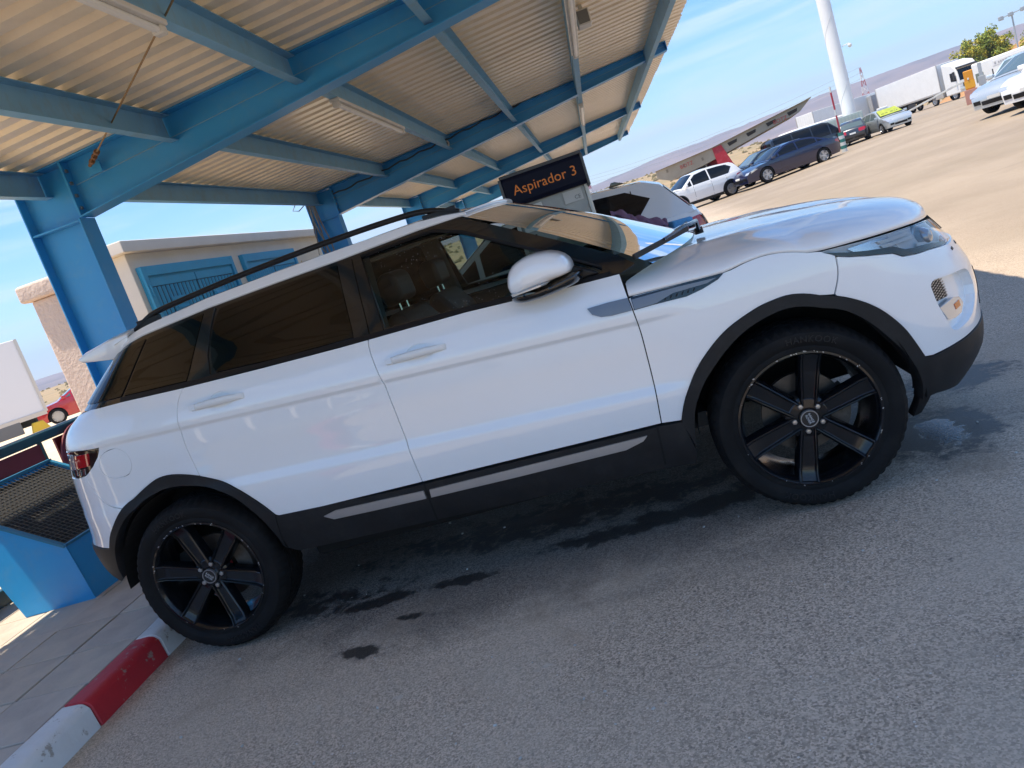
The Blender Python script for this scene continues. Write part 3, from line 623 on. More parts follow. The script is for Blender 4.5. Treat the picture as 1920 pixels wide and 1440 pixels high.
rd_ = [(.222, 1.203)]+[b for b in belt[4:6]]+fdoor_r+[(.45, door_b(.45))]+[p for p in rarch[::-1] if p[0] > .15]+rdoor[::-1][:-1]
hollow = lambda cq, cz, g=0.: [(cq+(.058+g)*math.cos(t), cz-.002+(.042+g)*math.sin(t)) for t in np.linspace(0, 2*np.pi, 33)[:-1]]
RD = panel('rear_door', rd_, paint, SUV, holes=[hollow(.3877, 1.1025)], res=.022, guides=GUIDE, mirror=True)
fd_ = [b for b in belt[6:]]+fdoor_f[1:]+fdoor_r[::-1][:-1]
FD = panel('front_door', fd_, paint, SUV, holes=[hollow(1.2864, 1.046)], res=.022, guides=GUIDE, mirror=True)
fen = [(2.122, .502)]+fdoor_f[::-1][1:]+[(2.140, 1.017)] if False else fdoor_f[::-1][:-1]
fen = [p for p in fdoor_f[::-1] if p[1] < 1.012]+hoodl[1:]+[(2.84, .955), (2.858, .935)]+smooth_line([(2.858, .932), (2.848, .87), (2.826, .80)])+[p for p in farch if p[0] < 2.82]
panel('front_fender', fen, paint, SUV, res=.02, guides=GUIDE, mirror=True)
hl = [(2.830, .966), (2.940, .958), (3.10, .947), (3.286, .931), (3.40, .915), (3.40, .815), (3.335, .812), (3.292, .817), (3.168, .836), (3.107, .842), (3.051, .853), (3.024, .877), (2.941, .901), (2.892, .918), (2.858, .936)]
fog = smooth_line([(3.206, .716), (3.304, .700), (3.329, .659), (3.327, .589), (3.273, .529), (3.187, .508), (3.140, .513), (3.118, .556), (3.094, .625), (3.087, .693), (3.093, .717), (3.117, .727), (3.162, .720), (3.206, .716)], .03)[:-1]
fb = smooth_line([(2.858, .932), (2.848, .87), (2.826, .80)])[::-1]+[(2.892, .916), (2.941, .899), (3.024, .875), (3.051, .851), (3.107, .840), (3.168, .834), (3.292, .815), (3.335, .810), (3.40, .812), (3.70, .80), (3.70, .475), (3.40, .475), (3.20, .463), (3.04, .458), (3.008, .466)]+[p for p in farch if p[0] > 2.826]
fb = [(2.826, .80)]+fb[1:]
FBUMP = panel('front_bumper', fb, paint, SUV, holes=[fog], res=.02, depth=.042, mirror=True)
bucket = inset(dens(fog, .03)[::-1] if area(np.array(fog)) < 0 else dens(fog, .03), -.004)
for side, par in enumerate(FBUMP):
    kw_ = {}
    o = panel('intake_bucket', bucket, paint, par, off=-.035, gap=0, depth=0)
    mp_ = [(3.096, .64), (3.094, .70), (3.117, .722), (3.162, .716), (3.17, .64)]
    o2 = panel('mesh_grille', mp_, mat('mesh_black', (.02, .02, .02), .5, metal=.4), par, off=-.024, gap=0, depth=.01)
    bars = MB()
    for i in range(7):
        for j in range(7):
            qa, za = 3.098+i*.0105, .645+j*.0112+(.0056 if i % 2 else 0); P = S(np.array([qa, qa+.0075]), np.array([za, za+.003]))+Snorm(np.array([qa, qa+.0075]), np.array([za, za+.003]))*-.02
            bars.bar(P[0], P[1], .003, .004)
    o3 = bars.build('mesh_wire', silver, None)
    lp = [(3.10, .618), (3.17, .632), (3.203, .622), (3.22, .592), (3.20, .560), (3.16, .553), (3.127, .561)]
    o4 = panel('day_lamp', lp, clearlens, par, off=-.004, gap=0, depth=.03)
    o5 = panel('reflector', [(3.165, .607), (3.195, .612), (3.198, .588), (3.17, .583)], amber, par, off=-.002, gap=0, depth=.004); o5.parent = o4; o3.parent = o2
    if side:
        for o_ in (o, o2, o3, o4, o5):
            me = o_.data
            for vt in me.vertices: vt.co.y = 2*YC-vt.co.y
            me.flip_normals()
panel('lower_grille', [(3.47, .66), (3.70, .66), (3.70, .50), (3.45, .50)], satin, SUV, off=.004, depth=.01, mirror=True)
panel('upper_grille', [(3.55, .90), (3.70, .90), (3.70, .825), (3.55, .825)], satin, SUV, off=.004, depth=.01, mirror=True)
# parking sensor slots on the bumper corner
for q in (3.30, 3.40):
    panel('sensor_slot', [(q, .793), (q+.018, .796), (q+.02, .786), (q+.002, .783)], satin, FBUMP[0], off=.002, gap=0, depth=.003, res=.01)
# ---- black mouldings
ao = lambda q, z: np.full_like(q, .012)
panel('rear_arch_moulding', rarch+rarch_i[::-1], clad, SUV, off=.010, gap=0, depth=.05, res=.022, mirror=True)
panel('front_arch_moulding', farch+farch_i[::-1][1:], clad, SUV, off=.010, gap=0, depth=.05, res=.022, mirror=True)
panel('front_valance', [(3.008, .462), (3.04, .454), (3.116, .459), (3.192, .460), (3.40, .471), (3.70, .471), (3.70, .28), (3.25, .262), (3.06, .30), (3.02, .30), (2.99, .40)], clad, SUV, off=.004, gap=.001, depth=.04, mirror=True)
panel('front_splitter', [(3.00, .305), (3.05, .300), (3.05, .225), (3.01, .225)], satin, SUV, off=-.006, gap=0, depth=.03, mirror=True)
panel('rear_valance', [(-.50, .608), (-1.1, .61), (-1.1, .40), (-.60, .39), (-.47, .415), (-.415, .445), (-.395, .52), (-.385, .600)], clad, SUV, off=.004, gap=.001, depth=.04, mirror=True)
SILL = panel('sill', [(.425, .555), (1.0, .522), (2.12, .492), (2.203, .485), (2.222, .346), (2.205, .300), (2.09, .310), (1.124, .345), (.45, .367), (.40, .40), (.385, .49)], clad, SUV, off=.006, gap=0, depth=.05, mirror=True)
stripF = [(1.132, .492), (1.6, .482), (2.055, .472), (2.035, .455), (1.96, .438), (1.5, .447), (1.127, .458)]
stripR = [(.640, .500), (.70, .512), (.9, .504), (1.105, .494), (1.105, .459), (.85, .468), (.68, .476)]
for nm, pl in (('sill_strip', stripF), ('sill_strip', stripR)): panel(nm, pl, silver, SUV, off=.014, gap=0, depth=.012, mirror=True)
for x in (1.118, 2.102):   # shut lines across the sill
    panel('sill_joint', [(x-.004, .50 if x > 2 else .525), (x+.004, .50 if x > 2 else .525), (x+.004-.012, .33), (x-.004-.012, .33)], shellm, SILL[0], off=.0075, gap=0, depth=0, res=.02)
# ---- side vent
VENT = panel('side_vent', [(2.146, 1.012), (2.32, 1.003), (2.497, .994), (2.472, .978), (2.409, .961), (2.346, .952), (2.214, .960), (2.146, .962)], gloss, SUV, off=.003, gap=0, depth=.012, mirror=True)
for v_ in VENT[:1]:
    panel('vent_fin', [(2.148, 1.001), (2.32, .996), (2.468, .986), (2.43, .977), (2.30, .979), (2.235, .963), (2.215, .962), (2.148, .964)], mat('vent_grey', (.20, .21, .23), .4, metal=.6), v_, off=.008, gap=0, depth=.008)
    for i in range(6):
        q = 2.262+i*.022; panel('vent_slot', [(q, .963), (q+.006, .963), (q+.013, .974), (q+.007, .974)], satin, v_, off=.0055, gap=0, depth=0, res=.02)
panel('vent_blade', [(1.978, 1.018), (2.06, 1.017), (2.136, 1.012), (2.138, .964), (2.06, .967), (2.02, .974), (1.99, .992)], mat('vent_grey'), SUV, off=.007, gap=0, depth=.012, mirror=True)
# ---- lamps
HLB = panel('headlamp', hl, mat('lamp_housing', (.72, .73, .75), .4), SUV, off=-.022, gap=.001, depth=.02, mirror=True)
for i, h in enumerate(HLB):
    sub = []
    sub.append(panel('reflector', [(2.90, .945), (3.00, .946), (3.06, .94), (3.07, .885), (2.98, .905), (2.92, .922)], mat('lamp_reflector', (.62, .64, .67), .22, metal=.9), h, off=-.012, gap=0, depth=.01))
    sub.append(panel('light_guide', [(3.0, .934), (3.15, .926), (3.16, .915), (3.01, .921)], mat('light_guide', (.85, .85, .86), .3), h, off=-.006, gap=0, depth=.006, res=.02))
    sub.append(panel('light_guide', [(3.005, .916), (3.155, .908), (3.16, .897), (3.01, .904)], mat('light_guide'), h, off=-.006, gap=0, depth=.006, res=.02))
    sub.append(panel('light_guide', [(3.15, .875), (3.28, .842), (3.27, .834), (3.14, .864)], mat('light_guide'), h, off=-.006, gap=0, depth=.006, res=.02))
    sub.append(panel('side_marker', [(3.295, .842), (3.335, .85), (3.345, .822), (3.29, .824)], amber, h, off=-.006, gap=0, depth=.006, res=.02))
    mb = MB(); mb.lathe([(.001, -.05), (.022, -.044), (.038, -.02), (.042, 0), (.05, .004), (.05, .02)], 24); P = S(3.22, .89); P = np.asarray(P)+Snorm(np.array(3.22), np.array(.89))*-.03; mb.move(Matrix.Translation(Vector(map(float, P))) @ Matrix.Rotation(.9, 4, 'Z'))
    sub.append(mb.build('projector_lens', mat('projector_glass', (.25, .3, .36), .03, coat=1., metal=.4), h, smooth=True))
    panel_o = panel('lamp_cover', hl, lens, h, off=0, gap=.003, depth=.01); sub.append(panel_o)
    if i:
        for o_ in sub:
            for vt in o_.data.vertices: vt.co.y = 2*YC-vt.co.y
            o_.data.flip_normals()
    else:
        panel('lamp_eyelid', [(2.83, .958), (2.86, .945), (2.90, .93), (2.955, .915), (3.04, .897), (3.075, .872), (3.12, .862), (3.18, .855), (3.30, .828), (3.30, .817), (3.17, .836), (3.107, .842), (3.051, .853), (3.024, .877), (2.941, .901), (2.892, .918), (2.858, .936)], gloss, h, off=.001, gap=0, depth=.004, res=.02)
TLB = panel('tail_lamp', lamp_poly, gloss, SUV, off=-.004, gap=.002, depth=.02, mirror=True)
for i, h in enumerate(TLB):
    sub = [panel('red_lens', [(-.42, 1.058), (-.30, 1.055), (-.325, 1.00), (-.43, .998)], redlens, h, off=.001, gap=0, depth=.006),
           panel('clear_lens', [(-.60, 1.066), (-.435, 1.062), (-.445, .995), (-.60, .99)], clearlens, h, off=.001, gap=0, depth=.006),
           panel('brake_lens', [(-.60, 1.08), (-.46, 1.078), (-.46, 1.07), (-.60, 1.07)], redlens, h, off=.001, gap=0, depth=.004)]
    for k in range(3): sub.append(panel('chrome_bar', [(-.37-k*.035, .992), (-.355-k*.035, .992), (-.365-k*.035, .965), (-.378-k*.035, .965)], chrome, h, off=.001, gap=0, depth=.004, res=.02))
    if i:
        for o_ in sub:
            for vt in o_.data.vertices: vt.co.y = 2*YC-vt.co.y
            o_.data.flip_normals()
# ---- inner shell, dark behind the shut lines and glass line
shell = [(-1.1, 1.2), (-.5, 1.215)]+[(a, b-.012) for a, b in belt[1:]]+[(2.3, 1.0), (2.8, .96), (3.2, .92), (3.7, .90), (3.7, .32), (3.03, .33)]+farch_i[1:-1]+[(2.222, .36), (.40, .41)]+rarch_i[::-1][1:-1]+[(-.43, .45), (-1.1, .45)]
panel('inner_shell', shell, shellm, SUV, off=-.048, gap=0, depth=0, res=.05, mirror=True)
MB().bb(.45, 2.2, .16, 2*YC-.16, .27, .40).build('underbody', shellm, SUV, bevel=.03)
for cx in (0, 2.66):
    for sgn in (0, 1):
        mb = MB().lathe([(.41, .02), (.41, .36), (.05, .36)], 30, R(2), R(178)); mb.v = [(x+cx, y, z+.385) for x, y, z in mb.v]
        (mir(mb) if sgn else mb).build('wheel_liner', shellm, SUV)
# ---- glasshouse
front_win = smooth_line([(1.118, 1.485), (1.30, 1.490), (1.44, 1.490)], .05)+smooth_line([(1.44, 1.490), (1.50, 1.478), (1.56, 1.448), (1.75, 1.342), (1.95, 1.222), (2.055, 1.155), (2.07, 1.140), (2.05, 1.135), (1.9, 1.140), (1.70, 1.155), (1.50, 1.168), (1.20, 1.182), (1.165, 1.184)], .05)[1:]
rear_win = [(.425, 1.477), (.70, 1.484), (1.005, 1.488), (1.025, 1.185), (.70, 1.198), (.385, 1.222), (.366, 1.25), (.362, 1.29), (.368, 1.34), (.39, 1.41)]
quart_win = [(.055, 1.455), (.345, 1.478), (.235, 1.226), (-.085, 1.248)]
dp_win = [(-.30, 1.43), (.04, 1.455), (-.10, 1.249), (-.42, 1.262)]
apil = [(1.569, 1.515), (1.734, 1.420), (1.928, 1.306), (2.148, 1.174), (2.262, 1.106)]
sur = [(-.42, 1.240)]+belt[1:]+[(2.20, 1.126)]+apil[::-1][1:]+dlo_top[1:]+[(-.30, 1.440)]
panel('window_surround', sur, gloss, SUV, off=-.006, gap=.001, holes=[front_win], depth=.012, mirror=True)
panel('front_window', list(inset(dens(front_win, .03) if area(np.array(front_win)) > 0 else dens(front_win, .03)[::-1], -.004)), clear, SUV, off=-.012, gap=0, depth=0, mirror=True)
panel('rear_window', rear_win, tint, SUV, off=-.001, gap=.001, depth=.004, mirror=True)
panel('quarter_window', quart_win, tint, SUV, off=-.001, gap=.001, depth=.004, mirror=True)
panel('corner_glass', dp_win, tint, SUV, off=-.001, gap=.001, depth=.004, mirror=True)
panel('pillar_trim', [(1.027, 1.495), (1.075, 1.496), (1.096, 1.172), (1.04, 1.176)], gloss, SUV, off=.001, gap=.001, depth=.008, mirror=True)
panel('pillar_trim', [(1.085, 1.497), (1.118, 1.497), (1.16, 1.172), (1.106, 1.172)], gloss, SUV, off=.001, gap=.001, depth=.008, mirror=True)
panel('pillar_trim', [(.352, 1.487), (.405, 1.487), (.372, 1.40), (.348, 1.30), (.352, 1.225), (.372, 1.212), (.238, 1.218)], gloss, SUV, off=.0, gap=.001, depth=.008, mirror=True)
wb = [(-.10, 1.238), (.22, 1.216), (.6, 1.195), (.968, 1.176), (1.089, 1.171), (1.512, 1.157), (1.70, 1.144), (1.918, 1.130), (2.10, 1.118)]
panel('waist_seal', [(a, b-.011) for a, b in wb]+[(a, b+.006) for a, b in wb[::-1]], satin, SUV, off=.003, gap=0, depth=.008, mirror=True)
panel('door_frame_seal', [(1.12, 1.494), (1.45, 1.497), (1.57, 1.455), (1.96, 1.226), (2.075, 1.152), (2.07, 1.147), (1.95, 1.219), (1.56, 1.446), (1.44, 1.489), (1.12, 1.486)], satin, SUV, off=.003, gap=0, depth=.008, mirror=True)
RX = np.linspace(0, 1, 40); SX = np.linspace(-1, 1, 25)
ZE = Cv([-.30, -.1, .1, .36, .7, 1.03, 1.385, 1.6], [1.478, 1.497, 1.516, 1.537, 1.546, 1.549, 1.549, 1.523])
side_roof = [(-.20, 1.450)]+dlo_top[::-1][1:]+[(1.60, 1.512), (1.60, 1.523), (1.50, 1.539), (1.385, 1.549), (1.03, 1.549), (.70, 1.546), (.36, 1.537), (.10, 1.516), (-.10, 1.497), (-.22, 1.484)]
panel('roof_side', side_roof, paint, SUV, off=0, gap=.0012, depth=.01, res=.025, mirror=True)
V, NRM = [], None
for u in RX:
    for s in SX:
        xf_ = 1.585+.10*(1-s*s); xr_ = -.15-.06*(1-s*s); x = xf_+(xr_-xf_)*u; xe = min(max(x, -.2), 1.6); ze = float(ZE(xe)); we = float(Wd(xe, ze))-.003
        V.append((x, YC+s*we, ze+.028*(1-abs(s)**2.2)-(.02*(max(u-.85, 0)/.15)**2)))
mesh_obj('roof', V, grid_faces(len(RX), len(SX)), paint, SUV, True)
V = []
for u in np.linspace(0, 1, 24):
    x = float(np.interp(u, np.linspace(0, 1, 5), [p[0] for p in apil])); z = float(np.interp(u, np.linspace(0, 1, 5), [p[1] for p in apil])); we = float(Wd(min(x, 2.8), z))-.004
    for s in SX:
        V.append((x+(.10+.13*u)*(1-abs(s)**2.1)+.0, YC+s*we, z+(.024-.012*u)*(1-abs(s)**2.1)+.016*math.sin(math.pi*u)))
mesh_obj('windscreen', V, grid_faces(24, len(SX), True), screen, SUV, True)
# header band above the glass and the cowl below it
V = []
for u in (0., .5, 1.):
    for s in SX:
        k = 1-abs(s)**2.1; a_ = np.array((1.585+.10*(1-s*s), YC+s*(float(Wd(1.585, 1.523))-.003), 1.523+.028*(1-abs(s)**2.2))); b_ = np.array((1.569+.10*k, YC+s*(float(Wd(1.569, 1.515))-.004), 1.515+.024*k)); p_ = a_+(b_-a_)*u; V.append((p_[0]+.006*math.sin(math.pi*u), p_[1], p_[2]))
mesh_obj('screen_header', V, grid_faces(3, len(SX), True), paint, SUV, True)
# ---- bonnet: a shell that rolls over from the shut line to the centre
NQ, NT = 70, 22; V = []
ZC = Cv([2.0, 2.3, 2.6, 2.9, 3.1, 3.3, 3.45], [1.120, 1.118, 1.108, 1.082, 1.045, .985, .93])
HZ = Cv([2.05, 2.14, 2.32, 2.497, 2.58, 2.653, 2.73, 2.825, 2.94, 3.10, 3.286, 3.45, 3.7], [1.020, 1.017, 1.006, .997, 1.008, 1.012, 1.000, .970, .962, .951, .935, .925, .92])
qs = np.linspace(2.142, 3.7, NQ)
B = S(qs, HZ(qs)); rows = []
for i, q in enumerate(qs):
    cxx = q if q < 2.6 else 2.6+(q-2.6)*.52; zs = float(HZ(q)); r = []
    for j in range(NT):
        th = j/(NT-1)*math.pi/2; n_ = 2.35; fr = 1-max(math.cos(th), 0)**(2/n_); g = math.sin(th)**(2/n_)
        x = B[i][0]*(1-fr)+cxx*fr; y = B[i][1]*(1-fr)+YC*fr; zc = float(ZC(cxx)); zz = zs+(zc-zs)*g
        wn_ = (YC-y); zz += .010*math.exp(-((wn_-.60)/.055)**2)*min(1, max(0, (3.15-x)/.3))
        r.append((x, y, zz))
    rows.append(r)
V = [p for r in rows for p in r]; F = []
for f in grid_faces(NQ, NT):
    c = np.mean([V[i] for i in f], 0); wv = abs(YC-c[1])
    if c[0] > 2.50-.36*(wv/.86)**2.1-.03: F.append(f)
V = [(max(x, 2.50-.36*(abs(YC-y)/.86)**2.1), y, z) for x, y, z in V]
nV = len(V); V2 = V+[(x, 2*YC-y, z) for x, y, z in V]; F2 = F+[tuple(i+nV for i in f)[::-1] for f in F]
edge = []
for i in range(NQ-1): edge.append((i*NT, (i+1)*NT))
k = len(V2); n = 0
for (a, b) in edge:
    for sgn in (0, 1):
        pa, pb = V[a], V[b]
        if sgn: pa, pb = (pa[0], 2*YC-pa[1], pa[2]), (pb[0], 2*YC-pb[1], pb[2])
        iy = .012 if not sgn else -.012; V2 += [pa, pb, (pb[0]-.004, pb[1]+iy, pb[2]-.002), (pa[0]-.004, pa[1]+iy, pa[2]-.002)]; q4 = (k, k+1, k+2, k+3); F2.append(q4[::-1] if sgn else q4); k += 4
bm_o = mesh_obj('bonnet', V2, F2, paint, SUV, True)
bm = bmesh.new(); bm.from_mesh(bm_o.data); bmesh.ops.remove_doubles(bm, verts=bm.verts, dist=1e-5); bmesh.ops.recalc_face_normals(bm, faces=bm.faces); bm.to_mesh(bm_o.data); bm.free()
V = []
for u in np.linspace(0, 1, 4):
    for s in SX:
        V.append((2.24+.245*(1-abs(s)**2.1)-.10+.12*u, YC+s*.74, 1.015+.075*(1-abs(s)**2.1)-.02*u+.0))
mesh_obj('cowl', V, grid_faces(4, len(SX), True), satin, SUV, True)
# ---- tail spoiler and roof rails
prof = [(-.10, 1.512), (-.22, 1.508), (-.36, 1.484), (-.392, 1.470), (-.375, 1.452), (-.20, 1.418), (-.12, 1.45)]
V = []; ys = np.linspace(-1, 1, 25)
for s in ys:
    for (x, z) in prof: V.append((x-.05*(1-s*s)*(1 if x < -.15 else .4)+.03*abs(s)**6, YC+s*(.69), z+.035*(1-abs(s)**2.2)-.01*abs(s)**8))
n = len(prof); F = [(i*n+j, i*n+(j+1) % n, (i+1)*n+(j+1) % n, (i+1)*n+j) for i in range(24) for j in range(n)]+[tuple(range(n)), tuple(24*n+j for j in range(n))[::-1]]
mb = MB(); mb.add(V, F).build('spoiler', paint, SUV, bevel=.006, seg=2, angle=R(50))
rail = smooth_line([(-.075, 1.508), (.0, 1.540), (.06, 1.556), (.206, 1.568), (.533, 1.586), (.97, 1.596), (1.30, 1.593), (1.43, 1.580), (1.53, 1.548), (1.565, 1.535)], .03)
for sgn in (-1, 1):
    mb = MB(); V = []
    for x, z in rail:
        for a in range(10):
            t = 2*math.pi*a/10; V.append((x, YC+sgn*(.615+.014*math.cos(t)), z+.013*math.sin(t)))
    n = len(rail); mb.add(V, [(i*10+k, i*10+(k+1) % 10, (i+1)*10+(k+1) % 10, (i+1)*10+k) for i in range(n-1) for k in range(10)]+[tuple(range(10)), tuple((n-1)*10+k for k in range(10))[::-1]])
    ro = mb.build('roof_rail', satin, SUV, smooth=True, angle=R(60))
    for x0, x1 in ((-.05, .07), (1.40, 1.55)):
        MB().bb(x0, x1, YC+sgn*.615-.012, YC+sgn*.615+.012, 1.49, float(np.interp((x0+x1)/2, [r[0] for r in rail], [r[1] for r in rail]))).build('rail_foot', satin, ro, bevel=.004)
# ---- door handles with their scooped hollows
hm = mat('handle_white', (.78, .785, .78), .35, coat=.6)
for (q0, z0, q1, z1, par) in ((1.145, 1.050, 1.402, 1.042, FD[0]), (.248, 1.108, .502, 1.097, RD[0])):
    qs_ = np.linspace(q0, q1, 15); V = []
    for i, q in enumerate(qs_):
        t = i/14; zc = z0+(z1-z0)*t; base = np.asarray(S(q, zc)); nrm = Snorm(np.array(q), np.array(zc)); bulge = .030*math.sin(math.pi*min(max(t*1.02, 0), 1))**.45+.003; hh = .0125+.004*math.sin(math.pi*t)
        for a in range(10):
            an = 2*math.pi*a/10; V.append(base+nrm*(bulge*.62+.5*bulge*.6*math.cos(an))+np.array((0, 0, hh*math.sin(an))))
    mb = MB().add(V, [(i*10+k, i*10+(k+1) % 10, (i+1)*10+(k+1) % 10, (i+1)*10+k) for i in range(14) for k in range(10)]+[tuple(range(10)), tuple(140+k for k in range(10))[::-1]])
    h = mb.build('door_handle', hm, par, smooth=True, angle=R(70)); h2 = mir(mb).build('door_handle', hm, (FD if par == FD[0] else RD)[1], smooth=True, angle=R(70))
    panel('handle_cap', [(q0+.002, z0+.008), (q0+.03, z0+.010), (q0+.03, z0-.012), (q0+.002, z0-.010)], hm, par, off=.024, gap=0, depth=.01, res=.02)
    cq, cz = q0+.55*(q1-q0), (z0+z1)/2
    panel('handle_hollow', [(cq+.058*math.cos(t), cz-.002+.042*math.sin(t)) for t in np.linspace(0, 2*np.pi, 33)[:-1]], paint, par, gap=-.001, depth=0, res=.008, off=lambda q, z, cq=cq, cz=cz: -.024*np.clip(1-((q-cq)/.059)**2-((z-cz)/.043)**2, 0, 1)**.8)
# ---- mirrors
cap = [(1.716, 1.19), (1.727, 1.228), (1.759, 1.264), (1.829, 1.283), (1.905, 1.272), (1.955, 1.243), (1.974, 1.207), (1.966, 1.176), (1.918, 1.168), (1.86, 1.163), (1.79, 1.157), (1.728, 1.153)]
cap = smooth_line(cap+[cap[0]], .02)[:-1]
low = [(1.712, 1.165), (1.728, 1.153), (1.80, 1.157), (1.89, 1.163), (1.965, 1.170), (2.002, 1.168), (2.001, 1.150), (1.986, 1.130), (1.924, 1.118), (1.825, 1.110), (1.735, 1.116), (1.706, 1.138)]
low = smooth_line(low+[low[0]], .02)[:-1]
def puff(poly, y0, y1, p=2.6, n=9, cshift=0):
    c = np.mean(np.array(poly), 0); V = []; k = len(poly)
    for i in range(n):
        t = i/(n-1)*.995; s = (1-t**p)**(1/p)
        for x, z in poly: V.append((c[0]+(x-c[0])*s+cshift*t, y0+(y1-y0)*t, c[1]+(z-c[1])*s))
    return MB().add(V, [(i*k+j, i*k+(j+1) % k, (i+1)*k+(j+1) % k, (i+1)*k+j) for i in range(n-1) for j in range(k)]+[tuple(range(k)), tuple((n-1)*k+j for j in range(k))[::-1]])
for sgn in (0, 1):
    mb = puff(cap, .075, -.115, 4.5, 12); mc = (mir(mb) if sgn else mb).build('door_mirror', paint, SUV, smooth=True, angle=R(60))
    mb = puff(low, .085, -.105, 3); (mir(mb) if sgn else mb).build('mirror_base', gloss, mc, smooth=True, angle=R(60))
    mb = puff([(1.724, 1.163), (1.727, 1.153), (1.80, 1.156), (1.875, 1.160), (1.885, 1.167), (1.875, 1.171), (1.80, 1.168)], 0, -.112, 6); (mir(mb) if sgn else mb).build('indicator_strip', clearlens, mc, smooth=True, angle=R(40))
    mb = MB().prism([(1.88, 1.13), (2.06, 1.132), (2.04, 1.15), (1.97, 1.19), (1.90, 1.18)], 1, .04, .085); (mir(mb) if sgn else mb).build('mirror_arm', satin, mc, bevel=.008)
    mb = MB().bb(1.738, 1.743, -.04, .05, 1.19, 1.24); (mir(mb) if sgn else mb).build('mirror_glass', chrome, mc)
# ---- wipers
def wiper(p_base, pts, blade):
    o = MB().tube(pts, [.010, .009, .008, .006][:len(pts)], 6).build('wiper', gloss, SUV, smooth=True)
    MB().bar(blade[0], blade[1], .012, .022).build('wiper_blade', satin, o, bevel=.004); MB().lathe([(.001, -.02), (.018, -.018), (.02, .01)], 12).move(Matrix.Translation(p_base) @ Matrix.Rotation(R(-90), 4, 'X')).build('wiper_spindle', satin, o, smooth=True)
wiper((2.50, .62, 1.13), [(2.50, .62, 1.13), (2.49, .50, 1.185), (2.44, .38, 1.185), (2.33, .20, 1.17)], ((2.44, .38, 1.172), (2.20, .01, 1.152)))
wiper((2.53, 1.35, 1.125), [(2.53, 1.35, 1.125), (2.51, 1.2, 1.15), (2.47, .98, 1.158), (2.40, .78, 1.16)], ((2.49, 1.1, 1.155), (2.39, .60, 1.155)))
# ---- cabin, seen through the glass
leather = mat('charcoal_leather', (.022, .022, .024), .5, var=.2, vscale=12); trim_g = mat('cabin_plastic', (.03, .031, .03), .6); headl = mat('headliner', (.10, .10, .09), .9)
MB().bb(-.35, 2.3, .16, 2*YC-.16, .40, .46).build('cabin_floor', trim_g, SUV)
MB().prism([(2.26, 1.06), (2.12, 1.085), (1.93, 1.06), (1.88, .96), (1.95, .70), (2.26, .70)], 1, .22, 2*YC-.22).build('dashboard', trim_g, SUV, bevel=.03, seg=3)
def seat(x, y, wd, label=None):
    c = MB().prism([(x, .52), (x+.50, .56), (x+.53, .66), (x+.45, .70), (x+.04, .64)], 1, y-wd/2, y+wd/2).build('seat', leather, SUV, bevel=.04, seg=3)
    MB().prism([(x+.06, .60), (x-.10, 1.12), (x-.08, 1.20), (x-.02, 1.22), (x+.06, 1.10), (x+.20, .66)], 1, y-wd/2+.02, y+wd/2-.02).build('backrest', leather, c, bevel=.04, seg=3)
    MB().prism([(x-.10, 1.235), (x-.12, 1.36), (x-.07, 1.40), (x-.01, 1.38), (x, 1.25)], 1, y-.13, y+.13).build('headrest', leather, c, bevel=.03, seg=3)
    for s in (-.06, .06): MB().tube([(x-.05, y+s, 1.18), (x-.055, y+s, 1.27)], .007, 6).build('headrest_post', chrome, c, smooth=True)
seat(1.17, .56, .52); seat(1.17, 1.31, .52)
for y in (.5, .93, 1.37): seat(.20, y, .42)
mb = MB(); mb.tube([(0, .185*math.cos(t), .185*math.sin(t)) for t in np.linspace(0, 2*np.pi, 37)], .016, 8, False); sw = mb.build('steering_wheel', leather, SUV, smooth=True); sw.location = (1.80, 1.31, 1.02); sw.rotation_euler = (0, R(-25), 0)
for t in (0, R(180), R(270)): MB().tube([(0, 0, 0), (0, .18*math.cos(t), .18*math.sin(t))], .015, 6).build('spoke', trim_g, sw)
for sgn in (0, 1):   # inner door cards and pillars
    for x0, x1 in ((1.16, 2.08), (.24, 1.04)):
        mb = MB().bb(x0, x1, .10, .15, .5, 1.12); (mir(mb) if sgn else mb).build('door_card', trim_g, SUV, bevel=.02)
    mb = MB().hexa([(1.02, .105, 1.10), (1.14, .105, 1.10), (1.14, .19, 1.10), (1.02, .19, 1.10), (1.02, .25, 1.5), (1.12, .25, 1.5), (1.12, .33, 1.5), (1.02, .33, 1.5)]); (mir(mb) if sgn else mb).build('inner_pillar', headl, SUV, bevel=.01)
    mb = MB().hexa([(-.1, .13, 1.15), (.22, .13, 1.15), (.22, .22, 1.15), (-.1, .22, 1.15), (.1, .26, 1.48), (.36, .26, 1.48), (.36, .36, 1.48), (.1, .36, 1.48)]); (mir(mb) if sgn else mb).build('inner_pillar', headl, SUV, bevel=.01)
V = []
for x in (-.1, .4, 1.0, 1.6):
    for s in np.linspace(-1, 1, 9): V.append((x, YC+s*.66, float(ZE(x))-.03+.035*(1-s*s)))
mesh_obj('headliner', V, grid_faces(4, 9, True), headl, SUV, True)
MB().prism([(1.66, 1.44), (1.72, 1.45), (1.70, 1.50), (1.66, 1.50)], 1, YC-.11, YC+.11).build('rear_view_mirror', satin, SUV, bevel=.01)
